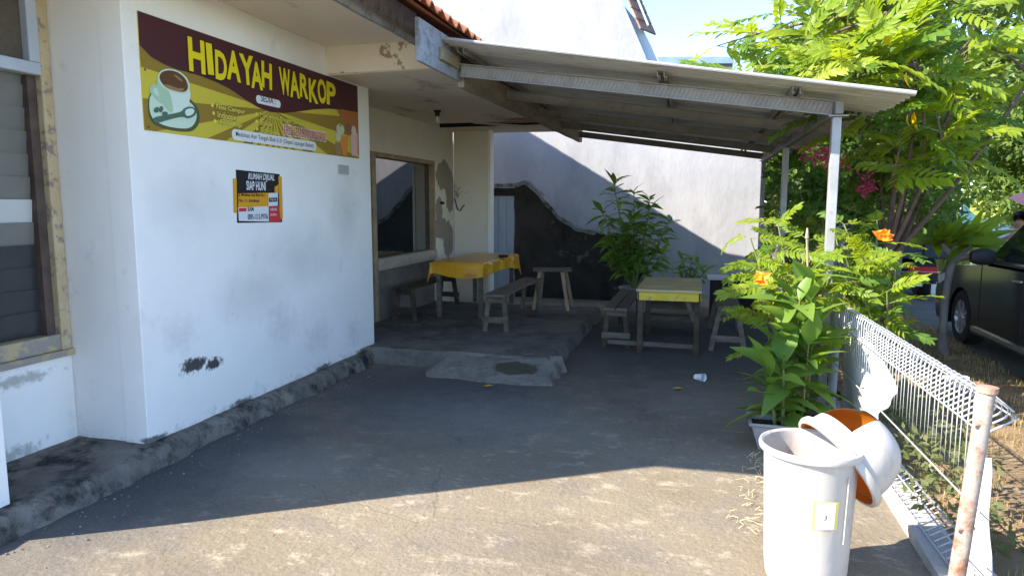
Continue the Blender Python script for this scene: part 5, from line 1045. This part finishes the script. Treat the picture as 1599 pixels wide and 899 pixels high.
for y in wy: wheel(car, (SX + .12, y, .315)); wheel(car, (SX + WD - .12, y, .315))

TY = 12.9
trk = thing('parked_truck', 'dark open-bed truck with red tail strip parked in front of the black car', 'truck', (3.3, 14.2, 0))
M_bed = mat('dark_blue_bed', (.03, .036, .05), (.05, .058, .075), 3., .6, .2, c3=(.10, .085, .07), lo3=.58, hi3=.7); x0, x1 = 2.45, 4.05
tg_ = MB().box(x0, x1, TY, TY + .05, .72, 1.58).build('tailgate', M_bed, trk, bevel=.006)
for x in np.linspace(x0 + .03, x1 - .03, 5): MB().box(x - .03, x + .03, TY - .03, TY - .002, .72, 1.575).build('gate_rib', M_bed, tg_, bevel=.005)
for xa in (x0, x1 - .05): MB().box(xa, xa + .05, TY + .052, TY + 2.6, .72, 1.58).build('side_board', M_bed, trk, bevel=.006)
MB().box(x0 + .05, x1 - .05, TY + .052, TY + 2.6, .70, .76).build('bed_floor', M_bed, trk)
MB().bar((x0 - .03, TY + .02, 1.61), (x1 + .03, TY + .02, 1.61), .09, .05).build('top_rail', mat('pale_rail', (.42, .39, .35), (.5, .47, .42), 4., .7), trk)
MB().box(x0 + .1, x1 - .02, TY - .12, TY - .04, .33, .46).build('bumper', M_plast, trk, bevel=.012)
MB().box(x0 + .15, x1 - .05, TY - .11, TY - .03, .485, .50).build('bumper_strip', M_chrome, trk)
q = [O(1418, 427, TY - .05), O(1464, 417, TY - .05)]; MB().box(q[0].x, q[1].x, TY - .07, TY - .02, q[0].z, q[1].z).build('red_tail_strip', mat('red_lamp', (.55, .02, .02), rough=.35), trk, bevel=.006)
q = [O(1399, 447, TY - .12), O(1424, 437, TY - .12)]; MB().box(q[0].x, q[1].x, TY - .15, TY - .122, q[0].z, q[1].z).build('indicator_lamp', mat('orange_lamp', (.75, .2, .02), rough=.3), trk, bevel=.006)
q = [O(1426, 447, TY - .12), O(1440, 438, TY - .12)]; MB().box(q[0].x, q[1].x, TY - .15, TY - .122, q[0].z, q[1].z).build('reversing_lamp', mat('clear_lamp', (.6, .6, .55), rough=.3), trk, bevel=.006)
q = [O(1453, 459, TY - .12), O(1478, 444, TY - .12)]; MB().box(q[0].x, q[1].x, TY - .14, TY - .122, q[0].z, q[1].z).build('number_plate', mat('plate_white', (.7, .7, .7), rough=.5), trk)
MB().box(x0 + .25, x1 - .25, TY + .1, TY + 4.1, .48, .62).build('chassis', M_plast, trk)
for y in (TY + .75, TY + 3.5):
    for x in (x0 + .22, x1 - .22): wheel(trk, (x, y, .36), .36, .24, 5)
cab = MB().prism([(TY + 2.75, .55), (TY + 4.4, .55), (TY + 4.42, 1.15), (TY + 4.1, 1.95), (TY + 2.85, 1.98)], Matrix(((0, 0, 1, x0 + .08), (1, 0, 0, 0), (0, 1, 0, 0), (0, 0, 0, 1))), x1 - x0 - .16).build('cab', mat('truck_cab_red', (.35, .03, .03), (.4, .04, .04), 2., .3), trk, bevel=.04, seg=2)
MB().box(x0 + .3, x1 - .3, TY + 2.74, TY + 2.78, 1.3, 1.8).build('rear_window', CG, cab)

# railing, mural wall
rl = thing('spiked_railing', 'dark spiked railing showing above the truck bed', 'railing', (4., 18.2, 0))
for z in (1.45, 1.78): MB().bar((2.6, 18.2, z), (5.6, 18.2, z), .03, .05).build('rail', M_dark, rl)
for x in np.arange(2.65, 5.6, .12): MB().tube([(x, 18.2, -.1), (x, 18.2, 1.86), (x, 18.2, 1.95)], [.012, .012, .001], 5).build('spike', M_dark, rl)
mw = thing('painted_wall', 'blue wall with yellow painted shape across the field', 'wall', (9.3, 27, 0))
q = [O(1500, 356, 27), O(1566, 318, 27)]
MB().box(q[0].x, q[1].x + .4, 27, 27.15, -.1, q[1].z).build('wall_body', mat('mural_blue', (.05, .16, .24), (.10, .24, .28), .8, .7, c3=(.03, .09, .16)), mw)
a = O(1540, 328, 26.99); MB().prism(ell(a.x, a.z, .55, .28, 18, -.3), Matrix(((1, 0, 0, 0), (0, 0, -1, 26.99), (0, 1, 0, 0), (0, 0, 0, 1))), .01).build('painted_patch', mat('mural_yellow', (.65, .62, .08), (.5, .6, .15), 3., .7), mw)

# ============================================================ PERSON with umbrella
px_ = O(1571, 356, 13.6); PX, PY = px_.x + .05, 13.6
per = thing('person', 'person in a white shirt bending forward beneath a pink umbrella', 'person', (PX, PY, 0))
def skin(name, joints, edges, mat_, parent, root=0, sub=1):
    me = bpy.data.meshes.new(name); me.from_pydata([j[0] for j in joints], edges, []); o = link(name, me, parent)
    o.modifiers.new('skin', 'SKIN'); sv = me.skin_vertices[0].data
    for i, (_, r_) in enumerate(joints): sv[i].radius = (r_, r_) if not isinstance(r_, tuple) else r_
    sv[root].use_root = True; ss = o.modifiers.new('sub', 'SUBSURF'); ss.levels = sub; ss.render_levels = sub
    dg = bpy.context.evaluated_depsgraph_get(); m2 = bpy.data.meshes.new_from_object(o.evaluated_get(dg)); o.modifiers.clear(); o.data = m2; m2.materials.clear(); m2.materials.append(mat_); m2.polygons.foreach_set('use_smooth', [True] * len(m2.polygons)); return o
def J(x, y, z): return (PX + x, PY + y, z)
M_skin = mat('skin', (.40, .23, .15), (.45, .27, .18), 4., .6); M_shirt = mat('white_shirt', (.74, .74, .73), (.8, .8, .79), 4., .8, .2)
skin('body', [(J(0, 0, .78), (.14, .11)), (J(.02, -.06, .98), (.135, .10)), (J(.03, -.16, 1.14), (.16, .10)), (J(.03, -.22, 1.22), .055), (J(.03, -.26, 1.28), .06), (J(.03, -.30, 1.36), .085),
               (J(-.17, -.18, 1.15), .055), (J(-.24, -.26, .98), .042), (J(-.14, -.42, 1.08), .034), (J(-.08, -.46, 1.16), .03),
               (J(.22, -.18, 1.15), .055), (J(.28, -.28, .99), .042), (J(.16, -.42, 1.12), .034), (J(.09, -.44, 1.2), .03),
               (J(-.09, .0, .74), .095), (J(-.10, -.04, .42), .065), (J(-.10, .02, .06), .045), (J(-.10, -.10, .03), .035),
               (J(.10, .0, .74), .095), (J(.12, -.02, .42), .065), (J(.12, .04, .06), .045), (J(.12, -.08, .03), .035)],
     [(0, 1), (1, 2), (2, 3), (3, 4), (4, 5), (2, 6), (6, 7), (7, 8), (8, 9), (2, 10), (10, 11), (11, 12), (12, 13), (0, 14), (14, 15), (15, 16), (16, 17), (0, 18), (18, 19), (19, 20), (20, 21)], M_skin, per, 0, 2)
skin('shirt', [(J(0, .0, .76), (.17, .135)), (J(.02, -.06, .98), (.16, .125)), (J(.03, -.16, 1.14), (.185, .12)), (J(.03, -.2, 1.2), (.1, .08)), (J(-.17, -.18, 1.15), .075), (J(-.23, -.25, 1.01), .062), (J(.22, -.18, 1.15), .075), (J(.27, -.27, 1.01), .062)], [(0, 1), (1, 2), (2, 3), (2, 4), (4, 5), (2, 6), (6, 7)], M_shirt, per, 0, 2)
skin('trousers', [(J(0, 0, .78), (.16, .13)), (J(-.09, 0, .68), .115), (J(-.10, -.04, .42), .085), (J(-.10, .02, .1), .07), (J(.10, 0, .68), .115), (J(.12, -.02, .42), .085), (J(.12, .04, .1), .07)], [(0, 1), (1, 2), (2, 3), (0, 4), (4, 5), (5, 6)], mat('dark_trousers', (.03, .03, .045), (.04, .04, .06), 4., .85), per, 0, 2)
hd = bmesh.new(); bmesh.ops.create_uvsphere(hd, u_segments=16, v_segments=10, radius=.1)
for v in hd.verts: v.co = Vector((v.co.x * .95, v.co.y * 1.12, v.co.z * 1.05)) + Vector((PX + .03, PY - .27, 1.40))
hd.faces.ensure_lookup_table(); bmesh.ops.delete(hd, geom=[f for f in hd.faces if f.calc_center_median().y < PY - .30 and f.calc_center_median().z < 1.44], context='FACES')
me = bpy.data.meshes.new('hair'); hd.to_mesh(me); hd.free(); me.materials.append(mat('black_hair', (.01, .009, .008), (.018, .016, .015), 20., .5)); link('hair', me, per)
um = thing('umbrella', 'pink umbrella tilted over the person in white by the black car', 'umbrella', (PX + .1, PY - .44, 1.1))
ut = O(1597, 338, 13.2); axis_u = Vector((.35, -.25, 1)).normalized(); ub = Vector(J(.09, -.44, 1.12)); ua = ub + axis_u * .62
ux_ = axis_u.orthogonal().normalized(); uy_ = axis_u.cross(ux_); UM = Matrix(((ux_.x, uy_.x, axis_u.x), (ux_.y, uy_.y, axis_u.y), (ux_.z, uy_.z, axis_u.z)))
M_pk = mat('pink_cloth', (.66, .24, .22), (.70, .29, .26), 4., .7)
MB().lathe([(.52, -.17), (.46, -.10), (.34, -.03), (.18, .01), (0, .03)], ua, 8, M=UM).build('canopy', M_pk, um)
MB().tube([ub - axis_u * .12, ua + axis_u * .06], .007, 6).build('shaft', M_chrome, um)
for k_ in range(8):
    a_ = k_ * math.pi / 4; MB().tube([ua + UM @ Vector((.02, 0, 0)), ua + UM @ Vector((.515 * math.cos(a_), .515 * math.sin(a_), -.175))], .003, 4).build('rib', M_chrome, um)
